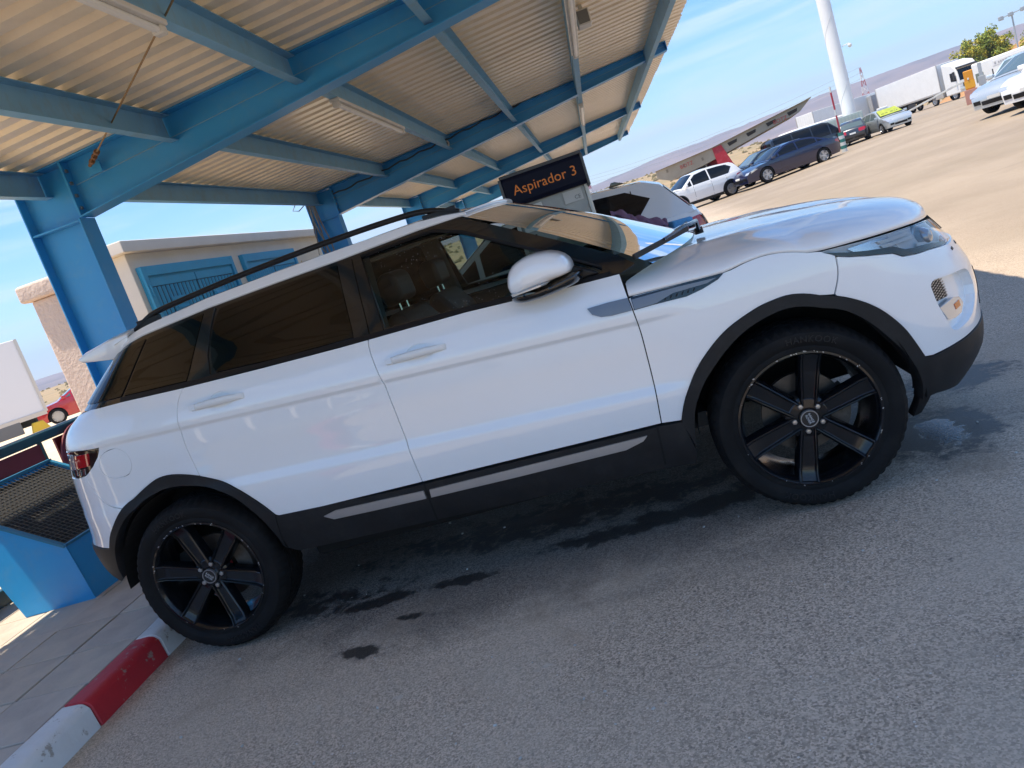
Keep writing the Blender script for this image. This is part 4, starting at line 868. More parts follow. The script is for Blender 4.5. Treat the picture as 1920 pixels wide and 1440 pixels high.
# ---- wheels
rubber = mat('tyre_rubber', (.007, .007, .0075), .7, spec=.22, var=.25, vscale=6, bump=.1, bscale=200, dirt=.25, dirt_col=(.05, .047, .042)); alloy = mat('gloss_black_alloy', (.005, .006, .008), .2, spec=.35, coat=.3, var=.2, vscale=14)
scuff = mat('scuffed_alloy', (.42, .42, .43), .45, metal=.8); disc_m = mat('brake_disc', (.11, .10, .09), .45, metal=.9, var=.2, vscale=20); lug_m = mat('lug_steel', (.55, .54, .52), .3, metal=1.)
def make_wheel():
    hub = link(bpy.data.objects.new('wheel', None)); hub.parent = SUV
    pr = [(.258, .016), (.264, .008), (.275, .006), (.285, .0085), (.298, .0005), (.318, -.004), (.336, -.001), (.349, .010), (.357, .026), (.361, .040)]
    for y in (.055, .085, .122, .155, .19): pr += [(.364, y-.002), (.3645, y+.012), (.355, y+.0135), (.355, y+.0185), (.3645, y+.020)]
    pr = [p for p in pr if p[1] < .2]+[(.361, .205), (.352, .232), (.335, .246), (.30, .248), (.262, .235), (.255, .22)]
    SEG = 180
    def mod(i, j):
        r, y = pr[j]
        if .345 < r < .3625 and (y < .045 or y > .2): return -.006 if i % 3 == 0 else 0
        if r > .3635: return -.0045 if (i+int(y*90)) % 5 == 0 else 0
        return 0
    ty = MB().lathe(pr, SEG, mod=mod).build('tyre', rubber, hub, smooth=True, angle=R(28))
    rim = MB().lathe([(.262, .018), (.268, .010), (.266, .004), (.258, .003), (.252, .010), (.246, .026), (.240, .06), (.232, .10), (.226, .20), (.236, .225), (.262, .23)], 72).build('rim', alloy, hub, smooth=True, angle=R(50))
    rnd = random.Random(4); mb = MB()   # kerb rash along the lip
    for k in range(44):
        a = rnd.uniform(0, 6.283); da = rnd.uniform(.006, .035); r0 = rnd.choice((.2655, .262, .259)); wd = rnd.uniform(.0012, .0035)
        if rnd.random() < .5 and not (.6 < a < 2.6): continue
        y = {.2655: .0032, .262: .0028, .259: .0026}[r0]; P = []
        for rr, aa in ((r0-wd, a), (r0+wd*.6, a+da*.1), (r0+wd, a+da), (r0-wd*.4, a+da*.9)): P.append((rr*math.cos(aa), y, rr*math.sin(aa)))
        mb.add(P+[(x, y_+.003, z) for x, y_, z in P], [(0, 1, 2, 3), (4, 7, 6, 5), (0, 4, 5, 1), (1, 5, 6, 2), (2, 6, 7, 3), (3, 7, 4, 0)])
    mb.build('kerb_scuffs', scuff, rim)
    # one spoke: flat face with raised rims and a hollow end, lofted outwards
    rs = [.045, .075, .10, .14, .18, .22, .240, .252]; V = []
    for r in rs:
        t = (r-.045)/.207; w0 = .029+.009*t; face = .030-.012*t-(.012*(max(r-.22, 0)/.03)); dp = .05-.01*t; rd = .006
        sec = [(-w0-.010, face+dp), (-w0-.006, face+.014), (-w0, face-.003), (-w0+.006, face-.007), (-w0+.012, face+rd), (w0-.012, face+rd), (w0-.006, face-.007), (w0, face-.003), (w0+.006, face+.014), (w0+.010, face+dp)]
        V += [(u, y, r) for u, y in sec]
    n = 10; Fs = [(i*n+k, i*n+(k+1) % n, (i+1)*n+(k+1) % n, (i+1)*n+k) for i in range(len(rs)-1) for k in range(n)]+[tuple(range(n))[::-1], tuple((len(rs)-1)*n+k for k in range(n))]
    sp0 = None
    for k in range(6):
        if sp0 is None: sp0 = MB().add(V, Fs).build('spoke', alloy, hub, bevel=.0018, seg=1); o = sp0
        else: o = link(sp0.copy()); o.parent = hub
        o.rotation_euler = (0, k*math.pi/3, 0)
    MB().lathe([(.001, .024), (.036, .024), (.040, .030), (.072, .032), (.084, .040), (.088, .07), (.07, .09)], 48).build('hub_plate', alloy, hub, smooth=True, angle=R(30))
    cap_ = MB().lathe([(.001, .013), (.0285, .0135), (.0295, .0145), (.0295, .024)], 40).build('centre_cap', mat('cap_black', (.012, .012, .013), .35), hub, smooth=True, angle=R(30))
    MB().lathe([(.0295, .0145), (.0300, .0115), (.0325, .0115), (.0332, .016), (.0332, .024)], 40).build('cap_ring', silver, cap_, smooth=True)
    MX = Matrix(((1, 0, 0, 0), (0, 0, -1, .0128), (0, 1, 0, 0), (0, 0, 0, 1)))   # text plane facing outwards
    for dy, wd in ((.006, 'RANGE'), (-.006, 'ROVER')): text_mesh('cap_lettering', wd, .0125, mat('cap_letter', (.6, .6, .6), .4), cap_, MX @ Matrix.Rotation(R(-62), 4, 'Z') @ Matrix.Translation((0, dy, 0)), extrude=.0004)
    for k in range(5):
        a = R(90+36)+k*R(72); cx, cz = .054*math.cos(a), .054*math.sin(a)
        pk = MB().lathe([(.0165, .030), (.0165, .046), (.001, .046)], 20); pk.v = [(x+cx, y-.0015, z+cz) for x, y, z in pk.v]; lp_ = pk.build('lug_pocket', shellm, hub, smooth=True)
        nt_ = MB().lathe([(.001, .022), (.008, .0225), (.0105, .025), (.0108, .045)], 6); nt_.v = [(x+cx, y, z+cz) for x, y, z in nt_.v]; nt_.build('lug_nut', lug_m, lp_)
    d = MB().lathe([(.07, .112), (.085, .112), (.09, .128), (.158, .128), (.160, .134), (.158, .152), (.09, .152)], 60).build('brake_disc', disc_m, hub, smooth=True, angle=R(30))
    ca = MB().lathe([(.10, .10), (.172, .10), (.176, .11), (.176, .17), (.10, .17)], 14, R(-28), R(38), close=True); ca.build('brake_caliper', mat('caliper_iron', (.12, .105, .09), .7, metal=.5, var=.3, vscale=30), hub, smooth=True, angle=R(40))
    for a0, wd in ((R(90), 'HANKOOK'), (R(270), 'HANKOOK')):
        text_mesh('tyre_lettering', wd, .034, mat('tyre_letter', (.015, .015, .016), .5, spec=.3), ty, Matrix(((1, 0, 0, 0), (0, 0, -1, -.0028), (0, 1, 0, 0), (0, 0, 0, 1))), extrude=.0025, bend=(.312, a0), spacing=1.12)
    return hub
whl = make_wheel()
TR = .364
for i, (x, sgn, rot) in enumerate(((2.66, 0, R(14)), (0, 0, R(-13)), (2.66, 1, R(20)), (0, 1, R(35)))):
    o = whl if i == 0 else copy_tree(whl, SUV)
    o.location = (x, 0 if not sgn else 2*YC, TR); o.rotation_euler = (0, rot, 0) if not sgn else (0, rot, math.pi)
# ================================================================== things under and beside the canopy
def P2(a, b, z=0): return tuple(ab(a, b, z))
# ---- vacuum station
steel = mat('brushed_steel', (.40, .39, .37), .45, metal=.55, col2=(.33, .32, .31), vscale=3, dirt=.25, dirt_col=(.3, .26, .2)); navy = mat('navy_sign', (.005, .007, .022), .55, spec=.2)
VAC = thing('vacuum_station', 'grey coin operated vacuum station with dark sign reading Aspirador 3', 'vacuum', (1.56, 4.50, 0), R(4.5))
MB().bb(-.33, .36, .02, .5, 0, 1.72).build('cabinet', steel, VAC, bevel=.012)
for x in (-.345, .372): MB().bb(x-.018, x+.018, .0, .05, 0, 1.70).build('corner_post', mat('post_alloy', (.55, .52, .48), .4, metal=.6), VAC, bevel=.006)
sg = MB().prism([(-.06, 1.625), (-.085, 1.66), (-.085, 1.87), (-.06, 1.905), (.52, 1.905), (.52, 1.625)], 0, -.375, .40).build('sign_box', navy, VAC, bevel=.008)
MB().prism([(-.07, 1.90), (-.055, 1.93), (.53, 1.93), (.53, 1.90)], 0, -.385, .41).build('sign_cap', mat('sign_cap_grey', (.10, .105, .11), .5), VAC, bevel=.008)
for x in (-.388, .404): MB().bb(x-.012, x+.012, -.09, .5, 1.60, 1.90).build('sign_end', mat('sign_cap_grey'), VAC, bevel=.006)
text_mesh('sign_lettering', 'Aspirador 3', .128, mat('orange_letter', (.90, .27, .04), .5), sg, Matrix.Translation((.02, -.0865, 1.765)) @ Matrix.Rotation(R(90), 4, 'X'), extrude=.001, spacing=1.0)
dp = MB().bb(-.30, -.07, 0, .02, 1.36, 1.60).build('control_panel', mat('panel_white', (.74, .73, .70), .4), VAC, bevel=.005)
MB().bb(-.275, -.10, -.006, 0, 1.50, 1.575).build('display', mat('beige_display', (.36, .33, .2), .3), dp, bevel=.002); MB().bb(-.255, -.14, -.006, 0, 1.40, 1.465).build('display', mat('dark_display', (.03, .03, .03), .2), dp, bevel=.002)
MB().lathe([(.001, -.014), (.022, -.013), (.024, 0)], 18).move(Matrix.Translation((-.17, -.004, 1.537))).build('button', mat('green_button', (.02, .25, .09), .3), dp, smooth=True)
mb = MB().bb(.14, .32, 0, .018, 1.50, 1.61).build('notice', mat('notice_grey', (.62, .61, .58), .5), VAC)
text_mesh('notice_mark', 'CE', .05, mat('notice_ink', (.12, .12, .12), .6), mb, Matrix.Translation((.27, -.001, 1.535)) @ Matrix.Rotation(R(90), 4, 'X'), extrude=.0005)
MB().bb(-.20, -.02, 0, .018, .62, 1.16).build('instruction_label', mat('blue_label', (.02, .20, .55), .4), VAC)
for i in range(6): MB().bb(-.28, -.20, .004, .018, 1.19+i*.025, 1.20+i*.025).build('vent_slot', shellm, VAC)
hose = [(-.36, .12, 1.0)]+[(-.44-.05*math.sin(i*.7), .1, 1.0-.09*i+.03*math.cos(i)) for i in range(9)]; MB().tube(hose, .028, 10).build('hose', mat('hose_grey', (.1, .1, .1), .6, bump=.5, bscale=80), VAC, smooth=True)
# ---- litter bin with a mesh front, on the footway
binb = mat('bin_blue', (.015, .30, .68), .42, col2=(.02, .33, .72), vscale=2.5, dirt=.3, dirt_col=(.22, .32, .42))
BIN = thing('waste_cage', 'bright blue sheet metal box with dark mesh top standing on the footway', 'bin', P2(-1.80, .95, .118), TH)
# side profile (depth, height): low lip at the front, mesh sloping up to a tall back
wbin = .95
prof = [(.40, 0), (.40, .30), (-.10, .86), (-.14, .86), (-.10, 0)]
side = MB().prism([(.40, 0), (.36, .36), (-.30, .78), (-.34, .78), (-.10, 0)], 1, 0, .012).build('side_panel', binb, BIN)
o = side.copy(); link(o); o.parent = BIN; o.location.y = wbin
MB().add([(.40, .006, 0), (.40, wbin, 0), (.36, wbin, .36), (.36, .006, .36)], [(0, 1, 2, 3)]).build('front_panel', binb, BIN)
MB().add([(-.10, .006, 0), (-.10, wbin, 0), (-.34, wbin, .78), (-.34, .006, .78)], [(3, 2, 1, 0)]).build('back_panel', binb, BIN)
fr = MB()
for p, q in (((.36, 0, .362), (-.32, 0, .788)), ((.36, wbin+.01, .362), (-.32, wbin+.01, .788))): MB().bar(p, q, .03, .014).build('rim', mat('rim_teal', (.02, .17, .30), .5), BIN)
MB().bar((-.325, -.01, .792), (-.325, wbin+.02, .792), .034, .018).build('rim', mat('rim_teal'), BIN); MB().bar((.358, -.01, .366), (.358, wbin+.02, .366), .03, .014).build('rim', mat('rim_teal'), BIN)
MB().add([(.35, .012, .34), (.35, wbin-.0, .34), (-.32, wbin, .755), (-.32, .012, .755)], [(0, 1, 2, 3)]).build('liner', mat('bin_liner_black', (.018, .019, .02), .7), BIN)
mesh_m = mat('mesh_steel', (.13, .12, .105), .5, metal=.6)
A_, B_ = Vector((.35, 0, .356)), Vector((-.315, 0, .772))
for i in range(1, 24):
    p = A_.lerp(B_, i/24); MB().tube([p+Vector((0, .01, 0)), p+Vector((0, wbin, 0))], .0028, 4).build('mesh_wire', mesh_m, BIN)
for i in range(1, 26):
    y = i*wbin/26; MB().tube([A_+Vector((0, y, .005)), B_+Vector((0, y, .005))], .0028, 4).build('mesh_wire', mesh_m, BIN)
# ---- boundary fence: rail, maroon panels, dark kick board
maroon = mat('maroon_panel', (.135, .012, .022), .5, col2=(.16, .016, .026), vscale=2); dteal = mat('dark_teal_paint', (.012, .055, .075), .4, col2=(.016, .07, .09), vscale=3)
FEN = thing('boundary_fence', 'low fence with dark rail and maroon sheet panels behind the blue box', 'fence', P2(-2.42, 0, 0), TH)
MB().bb(-.03, .03, -9, 9, 1.03, 1.10).build('top_rail', dteal, FEN, bevel=.01); MB().bb(-.012, .012, -9, 9, 1.10, 1.112).build('rail_cap', mat('rail_pale', (.5, .52, .53), .4, metal=.5), FEN)
MB().bb(-.035, .035, -9, 9, .02, .22).build('kick_board', dteal, FEN, bevel=.01)
for i in range(-10, 8):
    b0 = 1.34+i*.95
    if abs(b0-.3) < .2: pass
    MB().bb(-.008, .008, b0+.10, b0+.89, .26, 1.02).build('fence_panel', maroon, FEN)
    MB().tube([(0, b0-.05, .0), (0, b0-.05, 1.03)], .018, 8).build('post', dteal, FEN, smooth=True)
DISC = MB().lathe([(.001, -.008), (.30, -.008), (.30, .008), (.001, .008)], 40); DISC.move(Matrix.Rotation(R(90), 4, 'Z')); d_ = DISC.build('round_sign', maroon); d_.location = P2(-2.36, 2.62, .78); d_.rotation_euler.z = TH; tag(d_, 'round maroon disc hung on the fence beside the SUV tail', 'sign')
# ---- rendered wall stub and transformer hut
plaster = mat('rough_pink_render', (.70, .56, .47), .95, col2=(.64, .50, .42), vscale=3, bump=1., bscale=28); cream = mat('cream_render', (.78, .72, .62), .9, col2=(.72, .66, .57), vscale=2, bump=.15, bscale=60)
WALL = thing('rendered_wall', 'rough pinkish rendered wall end behind the nearest blue column', 'wall', P2(-3.05, 3.6, 0), TH)
MB().bb(0, .58, 0, .34, 0, 2.20).build('wall_body', plaster, WALL, bevel=.02); MB().bb(-.07, .62, -.06, .40, 2.20, 2.36).build('coping', plaster, WALL, bevel=.03)
HUT = thing('transformer_hut', 'cream rendered utility hut with blue louvred doors behind the SUV', 'hut', P2(-3.2, 5.55, 0), TH)
MB().bb(-.8, 0, 0, 7.0, 0, 2.60).build('wall', cream, HUT, bevel=.01); MB().bb(-.9, .10, -.14, 7.15, 2.60, 2.74).build('roof_slab', cream, HUT, bevel=.012)
dblue = mat('door_blue', (.04, .34, .58), .5, col2=(.05, .38, .62), vscale=3, dirt=.25, dirt_col=(.2, .25, .3)); dback = mat('door_shadow_gap', (.03, .09, .14), .7)
def louvre_door(b0, b1, label):
    fr = MB()
    dr = MB().bb(.004, .03, b0, b1, .1, 2.42).build('door', dblue, HUT)
    for y0, y1 in ((b0, b0+.09), (b1-.09, b1)): MB().bb(.03, .07, y0, y1, .1, 2.42).build('frame', dblue, dr, bevel=.004)
    MB().bb(.03, .07, b0+.09, b1-.09, 2.30, 2.42).build('frame', dblue, dr, bevel=.004)
    mid = (b0+b1)/2
    for y0, y1 in ((b0+.12, mid-.012), (mid+.012, b1-.12)):
        MB().bb(.032, .038, y0, y1, .12, 2.27).build('recess', dback, dr)
        MB().bb(.038, .055, y0, y1, 2.17, 2.27).build('leaf_rail', dblue, dr, bevel=.003)
        n = 11
        for k in range(n):
            y = y0+.05+(y1-y0-.1)*k/(n-1); MB().prism([(.038, y-.028), (.058, y-.012), (.058, y+.012), (.038, y+.028)], 2, .14, 2.16).build('slat', dblue, dr)
        vy = (y0+y1)/2-.08; vb = MB().bb(.06, .075, vy-.17, vy+.17, 1.62, 2.0).build('vent_plate', dblue, dr, bevel=.004)
        for k in range(5): MB().prism([(.075, 1.66+k*.065), (.098, 1.66+k*.065), (.075, 1.705+k*.065)], 1, vy-.13, vy+.13).build('vent_fin', dblue, dr)
    for z in (.5, 2.05): MB().tube([(.075, b0+.045, z), (.075, b0+.045, z+.14)], .014, 8).build('hinge', dblue, dr)
louvre_door(.09, 2.46, ''); louvre_door(2.80, 4.88, '')
o = MB().prism([(5.10, 2.02), (5.28, 2.02), (5.19, 2.19)], 0, .006, .012).build('warning_plate', mat('warning_yellow', (.55, .38, .06), .5), HUT)
# ---- cloth, sponge and squeegee left at the foot of the windscreen
clothm = mat('purple_cloth', (.16, .085, .14), .95, col2=(.22, .125, .19), vscale=14, bump=.6, bscale=60)
nu, nv = 40, 14; V = []
for i in range(nu):
    for j in range(nv):
        u, v = i/(nu-1), j/(nv-1); x = 2.14+.27*u+.012*math.sin(u*9); y = 1.30+.11*u+.13*(v-.5)*(1-.45*u)+.02*math.sin(u*4+1); z = 1.302-.145*u+.026*(1-(2*v-1)**2)+.012*math.sin(v*11+u*14)+.008*math.sin(u*31+v*5)
        V.append((x, y, z))
b0_ = len(V); V += [(x, y, z-.006) for x, y, z in V]; F = grid_faces(nu, nv)+[tuple(i+b0_ for i in f)[::-1] for f in grid_faces(nu, nv)]
tag(mesh_obj('cleaning_cloth', V, F, clothm, None, True), 'crumpled purple cleaning cloth lying at the foot of the windscreen', 'cloth')
sq = MB().bb(-.065, .065, -.045, .045, 0, .05).build('sponge', mat('blue_sponge', (.10, .33, .62), .9, bump=.6, bscale=90), None, bevel=.012); sq.location = (2.47, 1.40, 1.125); sq.rotation_euler = (0, .06, .5); tag(sq, 'small blue sponge on the bonnet beside the purple cloth', 'sponge')
# ---- white estate-like SUV in the next bay and other vehicles share this builder
# ================================================================== other vehicles: one builder, own outline for each kind
KINDS = {
 'suv': dict(up=[(-2.14, .30), (-2.22, .52), (-2.21, .78), (-2.12, 1.02), (-1.6, 1.03), (.9, .99), (1.55, .93), (2.02, .82), (2.2, .64), (2.22, .45), (2.16, .26)], gh=[(-2.10, 1.01), (-1.80, 1.44), (-1.62, 1.53), (-1.0, 1.59), (-.3, 1.61), (.25, 1.55), (1.12, .985)], xr=-1.33, xf=1.33, r=.345, hw=.91, pil=[-1.42, -.42, .52], clad=.30),
 'sedan': dict(up=[(-2.36, .28), (-2.46, .52), (-2.45, .82), (-2.36, .99), (-1.7, 1.04), (1.0, .95), (1.8, .86), (2.28, .72), (2.44, .55), (2.42, .24)], gh=[(-1.92, 1.02), (-1.12, 1.37), (-.62, 1.45), (-.1, 1.465), (.32, 1.41), (1.30, .925)], xr=-1.42, xf=1.52, r=.34, hw=.92, pil=[-1.28, -.25, .74], clad=.0),
 'hatch': dict(up=[(-2.02, .28), (-2.10, .5), (-2.09, .76), (-2.0, .97), (-1.5, .98), (.95, .93), (1.55, .87), (1.95, .74), (2.1, .56), (2.08, .24)], gh=[(-1.97, .96), (-1.72, 1.32), (-1.45, 1.43), (-.9, 1.47), (-.2, 1.47), (.28, 1.41), (1.18, .92)], xr=-1.28, xf=1.3, r=.32, hw=.87, pil=[-1.15, -.28, .6], clad=.0),
 'van': dict(up=[(-2.42, .3), (-2.48, .6), (-2.47, 1.05), (-2.44, 1.12), (1.35, 1.08), (1.9, 1.0), (2.32, .86), (2.44, .6), (2.4, .26)], gh=[(-2.44, 1.1), (-2.36, 1.80), (-2.2, 1.93), (-1, 1.97), (.6, 1.95), (.95, 1.86), (1.62, 1.04)], xr=-1.5, xf=1.5, r=.33, hw=.95, pil=[-1.2, -.1, .9], clad=.0)}
car_glass = mat('dark_car_glass', (.006, .007, .009), .05, spec=.35); car_glass2 = mat('pale_car_glass', (.09, .125, .13), .05, coat=.5)
rim_silver = mat('rim_silver', (.55, .55, .56), .3, metal=.8); lamp_clear = mat('clear_lens'); plate_m = mat('plate_white', (.75, .75, .72), .5)
def bodycol(name, c, metal=0.): return mat(name, c, .3, metal=metal, coat=1., coat_rough=.03)
_wheels = {}
def small_wheel(r, dark=False):
    k = (r, dark)
    if k not in _wheels:
        ty = MB().lathe([(r*.66, 0), (r*.72, -.012), (r*.93, -.008), (r, .02), (r, .18), (r*.93, .205), (r*.66, .2)], 28).build('w', rubber, None, smooth=True)
        rm = MB().lathe([(r*.70, .0), (r*.66, -.006), (r*.60, .03), (r*.58, .09), (.02, .09)], 28); st = []
        for i in range(5):
            for d in (-.16, .16):
                a = i*2*math.pi/5+d; rm.bar((.04*math.cos(a), .012, .04*math.sin(a)), (r*.66*math.cos(a*1.0+d*.25), .006, r*.66*math.sin(a+d*.25)), .035, .022, (0, 1, 0))
        rm.lathe([(.001, .0), (.055, .002), (.06, .03)], 14)
        ro = rm.build('w', rim_silver, None, smooth=True, angle=R(30)); _wheels[k] = (ty.data, ro.data)
        for o in (ty, ro): bpy.data.objects.remove(o)
    return _wheels[k]
def vehicle(name, label, loc, rz, kind, paint_, group=None, sx=1., sz=1., glass_m=None, res=.1, lamps=True, head=None):
    K = KINDS[kind]; up = np.array(K['up'])*(sx, sz); gh = np.array(K['gh'])*(sx, sz); hw = K['hw']; xr, xf, r = K['xr']*sx, K['xf']*sx, K['r']; hl_ = max(abs(up[:, 0].min()), up[:, 0].max()); gm = glass_m or car_glass
    T = thing(name, label, 'car' if kind != 'van' else 'van', (loc[0], loc[1], loc[2] if len(loc) > 2 else gz(loc[0])), rz, group)
    zb = float(np.interp(0, up[3:-3, 0], up[3:-3, 1])); zt = gh[:, 1].max()
    def Wb(x, z):
        t = np.abs(x)/hl_; pl = 1-.05*t**4-.16*np.clip((t-.78)/.22, 0, 1)**2
        return hw*pl*np.interp(z, [.2, .45, .7, .9, 1.05, 1.2], [.93, .985, 1., .985, .945, .9])
    def Wg(x, z):
        t = np.abs(x)/hl_; k = np.clip((z-zb)/(zt-zb), -.2, 1.1); return hw*(1-.05*t**4-.05*np.clip((t-.78)/.22, 0, 1)**2)*(.925-.21*k-.03*k*k)
    fb_ = lambda q, z: np.stack([q+0*z, YC-Wb(q, z), z+0*q], -1); fg = lambda q, z: np.stack([q+0*z, YC-Wg(q, z), z+0*q], -1)
    def fix(o):
        for x in (o if isinstance(o, tuple) else (o,)):
            for v in x.data.vertices: v.co.y -= YC
        return o
    def arch(cx, rr): return [(cx+rr*math.cos(a), max(r*.98+rr*math.sin(a), .2)) for a in np.linspace(R(-12), R(192), 15)]
    bottom = [(up[-1, 0], up[-1, 1])]+[(xf+r+.12, .22)]+arch(xf, r+.045)+arch(xr, r+.045)+[(xr-r-.12, .24)]
    poly = [tuple(p) for p in up]+bottom[1:]
    fix(panel('body_side', poly, paint_, T, gap=0, depth=0, res=res, f=fb_, mirror=True))
    def strip(chain, Wf, crown, endc, s_lim=1., push=0., ns=9, flip=False):
        V = []; c = np.array(chain); d = np.gradient(c, axis=0); n = np.stack([-d[:, 1], d[:, 0]], 1); n /= np.maximum(np.linalg.norm(n, axis=1, keepdims=True), 1e-9)
        for (x, z), nn in zip(c, n):
            for s in np.linspace(-s_lim, s_lim, ns):
                k = (crown*abs(nn[1])+endc*abs(nn[0]))*(1-s*s)+push; V.append((x+nn[0]*k, s*float(Wf(x, z)), z+nn[1]*k))
        return V, grid_faces(len(c), ns, True)
    upd = dens([tuple(p) for p in up], .14, False); V, F = strip(upd, Wb, .035, .07); mesh_obj('body_top', V, F, paint_, T, True)
    fix(panel('cabin_side', [tuple(p) for p in gh], paint_, T, gap=0, depth=0, res=res, f=fg, mirror=True))
    ghd = dens([tuple(p) for p in gh], .12, False); V, F = strip(ghd, Wg, .03, .05); mesh_obj('roof', V, F, paint_, T, True)
    # side windows between the pillars
    topz = lambda x: np.interp(x, gh[:, 0], gh[:, 1]); botz = lambda x: np.interp(x, up[3:-3, 0], up[3:-3, 1])
    edges = [gh[0, 0]+(.16 if kind != 'suv' else .62)]+[p*sx for p in K['pil']]+[gh[-1, 0]-.06]
    for i in range(len(edges)-1):
        if i == 3: pass
        x0, x1 = edges[i]+.035, edges[i+1]-.035; xs = np.linspace(x0, x1, 12); t_ = topz(xs)-.075; b_ = botz(xs)+.035; ok = t_-b_ > .02; xs, t_, b_ = xs[ok], t_[ok], b_[ok]
        if len(xs) < 3: continue
        fix(panel('side_window', list(zip(xs, b_))+list(zip(xs[::-1], t_[::-1]))+([(xs[0]-.26, (t_[0]*.62+b_[0]*.38))] if kind == 'suv' and i == 1 else []), gm, T, off=.006, gap=0, depth=.006, res=res, f=fg, mirror=True))
    iw = int(np.argmax(gh[:, 1])); fw = [tuple(p) for p in gh[-2:]]
    for nm, a, b in (('windscreen', gh[-2], gh[-1]), ('rear_screen', gh[0], gh[1])):
        a, b = np.array(a), np.array(b); V, F = strip([a+(b-a)*t for t in (.07, .3, .6, .9)], Wg, .03, .05, .90, .008); mesh_obj(nm, V, F, gm, T, True)
    # seams of the doors and lower trims
    for x in [p*sx for p in K['pil'][1:]]+[max(xr+.12, K['pil'][0]*sx-.1)]:
        fix(panel('door_seam', [(x-.006, .36), (x+.006, .36), (x+.006, float(botz(x))), (x-.006, float(botz(x)))], shellm, T, off=.002, gap=0, depth=0, res=.2, f=fb_, mirror=True))
    for x in (K['pil'][0]*sx+.16, K['pil'][1]*sx+.14):
        for s in (-1, 1): MB().box((x, s*(float(Wb(x, .85))+.012), float(botz(x))-.12), (.19, .02, .028)).build('door_handle', paint_, T, bevel=.006)
    if K['clad']:
        for cx in (xr, xf):
            o_ = [(cx+(r+.10)*math.cos(a), r*.98+(r+.10)*math.sin(a)) for a in np.linspace(R(-8), R(188), 17)]; i_ = [(cx+(r+.04)*math.cos(a), r*.98+(r+.04)*math.sin(a)) for a in np.linspace(R(188), R(-8), 17)]
            fix(panel('arch_trim', o_+i_, clad, T, off=.008, gap=0, depth=.02, res=.12, f=fb_, mirror=True))
    fix(panel('sill_trim', [(xr+r+.06, .22), (xf-r-.06, .22), (xf-r-.08, .34), (xr+r+.08, .34)], clad if K['clad'] else paint_, T, off=.006, gap=0, depth=.02, res=.2, f=fb_, mirror=True))
    MB().bb(xr-.5, xf+.5, -hw+.2, hw-.2, .2, .5).build('underbody', shellm, T)
    for cx in (xr, xf):
        for s in (-1, 1):
            mb = MB().lathe([(r+.05, .015), (r+.05, .30), (.02, .30)], 20, R(0), R(180)); mb.v = [(x+cx, s*(hw-y-.02), z+r) for x, y, z in mb.v]; mb.build('wheel_liner', shellm, T)
            td, rd = small_wheel(r); w_ = link(bpy.data.objects.new('wheel', td)); w_.parent = T; w_.location = (cx, s*(hw-.0)*.985, r); w_.rotation_euler = (0, random.uniform(0, 6), 0 if s < 0 else math.pi)
            q_ = link(bpy.data.objects.new('rim', rd)); q_.parent = w_
    for s in (-1, 1):
        x = gh[-1, 0]-.22; m_ = MB().box((0, 0, 0), (.13, .2, .14)).build('door_mirror', paint_, T, bevel=.035, seg=3); m_.location = (x, s*(hw*.93+.11), float(botz(x))+.09)
    # lamps, grille and plates follow the front and rear faces
    fxs = up[-5:][::-1]; rxs = up[:4]
    def patch(nm, front, z0, z1, s0, s1, m, push=.012):
        src = fxs if front else rxs; o_ = np.argsort(src[:, 1]); xz, zz = src[o_, 0], src[o_, 1]; V = []
        for z in np.linspace(z0, z1, 4):
            for s in np.linspace(s0, s1, 6):
                x = float(np.interp(z, zz, xz)); w__ = float(Wb(x, z)); k = .07*(1-s*s)+push; V.append((x+(k if front else -k), s*w__*1.012, z))
        F = grid_faces(4, 6, not front) if front else grid_faces(4, 6); F = [f[::-1] for f in F] if front else F
        return mesh_obj(nm, V, F, m, T, True)
    for s in (-1, 1):
        if kind == 'van': patch('tail_lamp', False, .75, 1.08, s*.74, s*1.02, redlens)
        else: patch('tail_lamp', False, zb-(.33 if kind == 'suv' else .27), zb-.06, s*.52, s*1.02, redlens)
        patch('headlamp', True, .60*sz, .74*sz, s*.56, s*1.03, lamp_clear); patch('fog_surround', True, .36, .48, s*.60, s*.92, satin)
        # lamps wrap round the corner
        fix(panel('tail_lamp', [(up[1, 0]+.02, zb-.25), (up[1, 0]+(.50 if kind == 'suv' else .30), zb-.15), (up[1, 0]+(.42 if kind == 'suv' else .27), zb-.08), (up[1, 0]+.08, zb-.05)], redlens, T, off=.006, gap=0, depth=.01, res=.1, f=fb_, mirror=True)) if s < 0 and kind != 'van' else None
        fix(panel('headlamp', [(up[-3, 0]-.02, .62*sz), (up[-3, 0]-.36, .74*sz), (up[-3, 0]-.24, .79*sz), (up[-3, 0]-.04, .73*sz)], lamp_clear, T, off=.006, gap=0, depth=.01, res=.1, f=fb_, mirror=True)) if s < 0 else None
    patch('grille', True, .58*sz, .70*sz, -.5, .5, satin); patch('lower_grille', True, .32, .44, -.55, .55, satin); patch('number_plate', True, .46, .55, -.26, .26, plate_m, .02)
    patch('number_plate', False, .62, .72, -.26, .26, plate_m, .02); patch('rear_bumper_trim', False, .32, .44, -.9, .9, clad if K['clad'] else satin)
    return T
white_p, silver_p, navy_p, black_p, red_p, pale_p = bodycol('far_white_paint', (.80, .80, .79)), bodycol('far_silver_paint', (.48, .52, .54), .4), bodycol('far_navy_paint', (.003, .006, .042)), bodycol('far_black_paint', (.012, .013, .016)), bodycol('far_red_paint', (.42, .012, .022)), bodycol('far_pale_blue_paint', (.55, .66, .72), .2)
V2_ = vehicle('parked_suv', 'white SUV with dark rear glass parked nose in behind the vacuum station', (.82, 7.35, 0), math.pi+TH, 'suv', bodycol('suv_silver_white', (.74, .75, .77)), res=.06)
V2_.scale = (1.02, 1.02, .98)
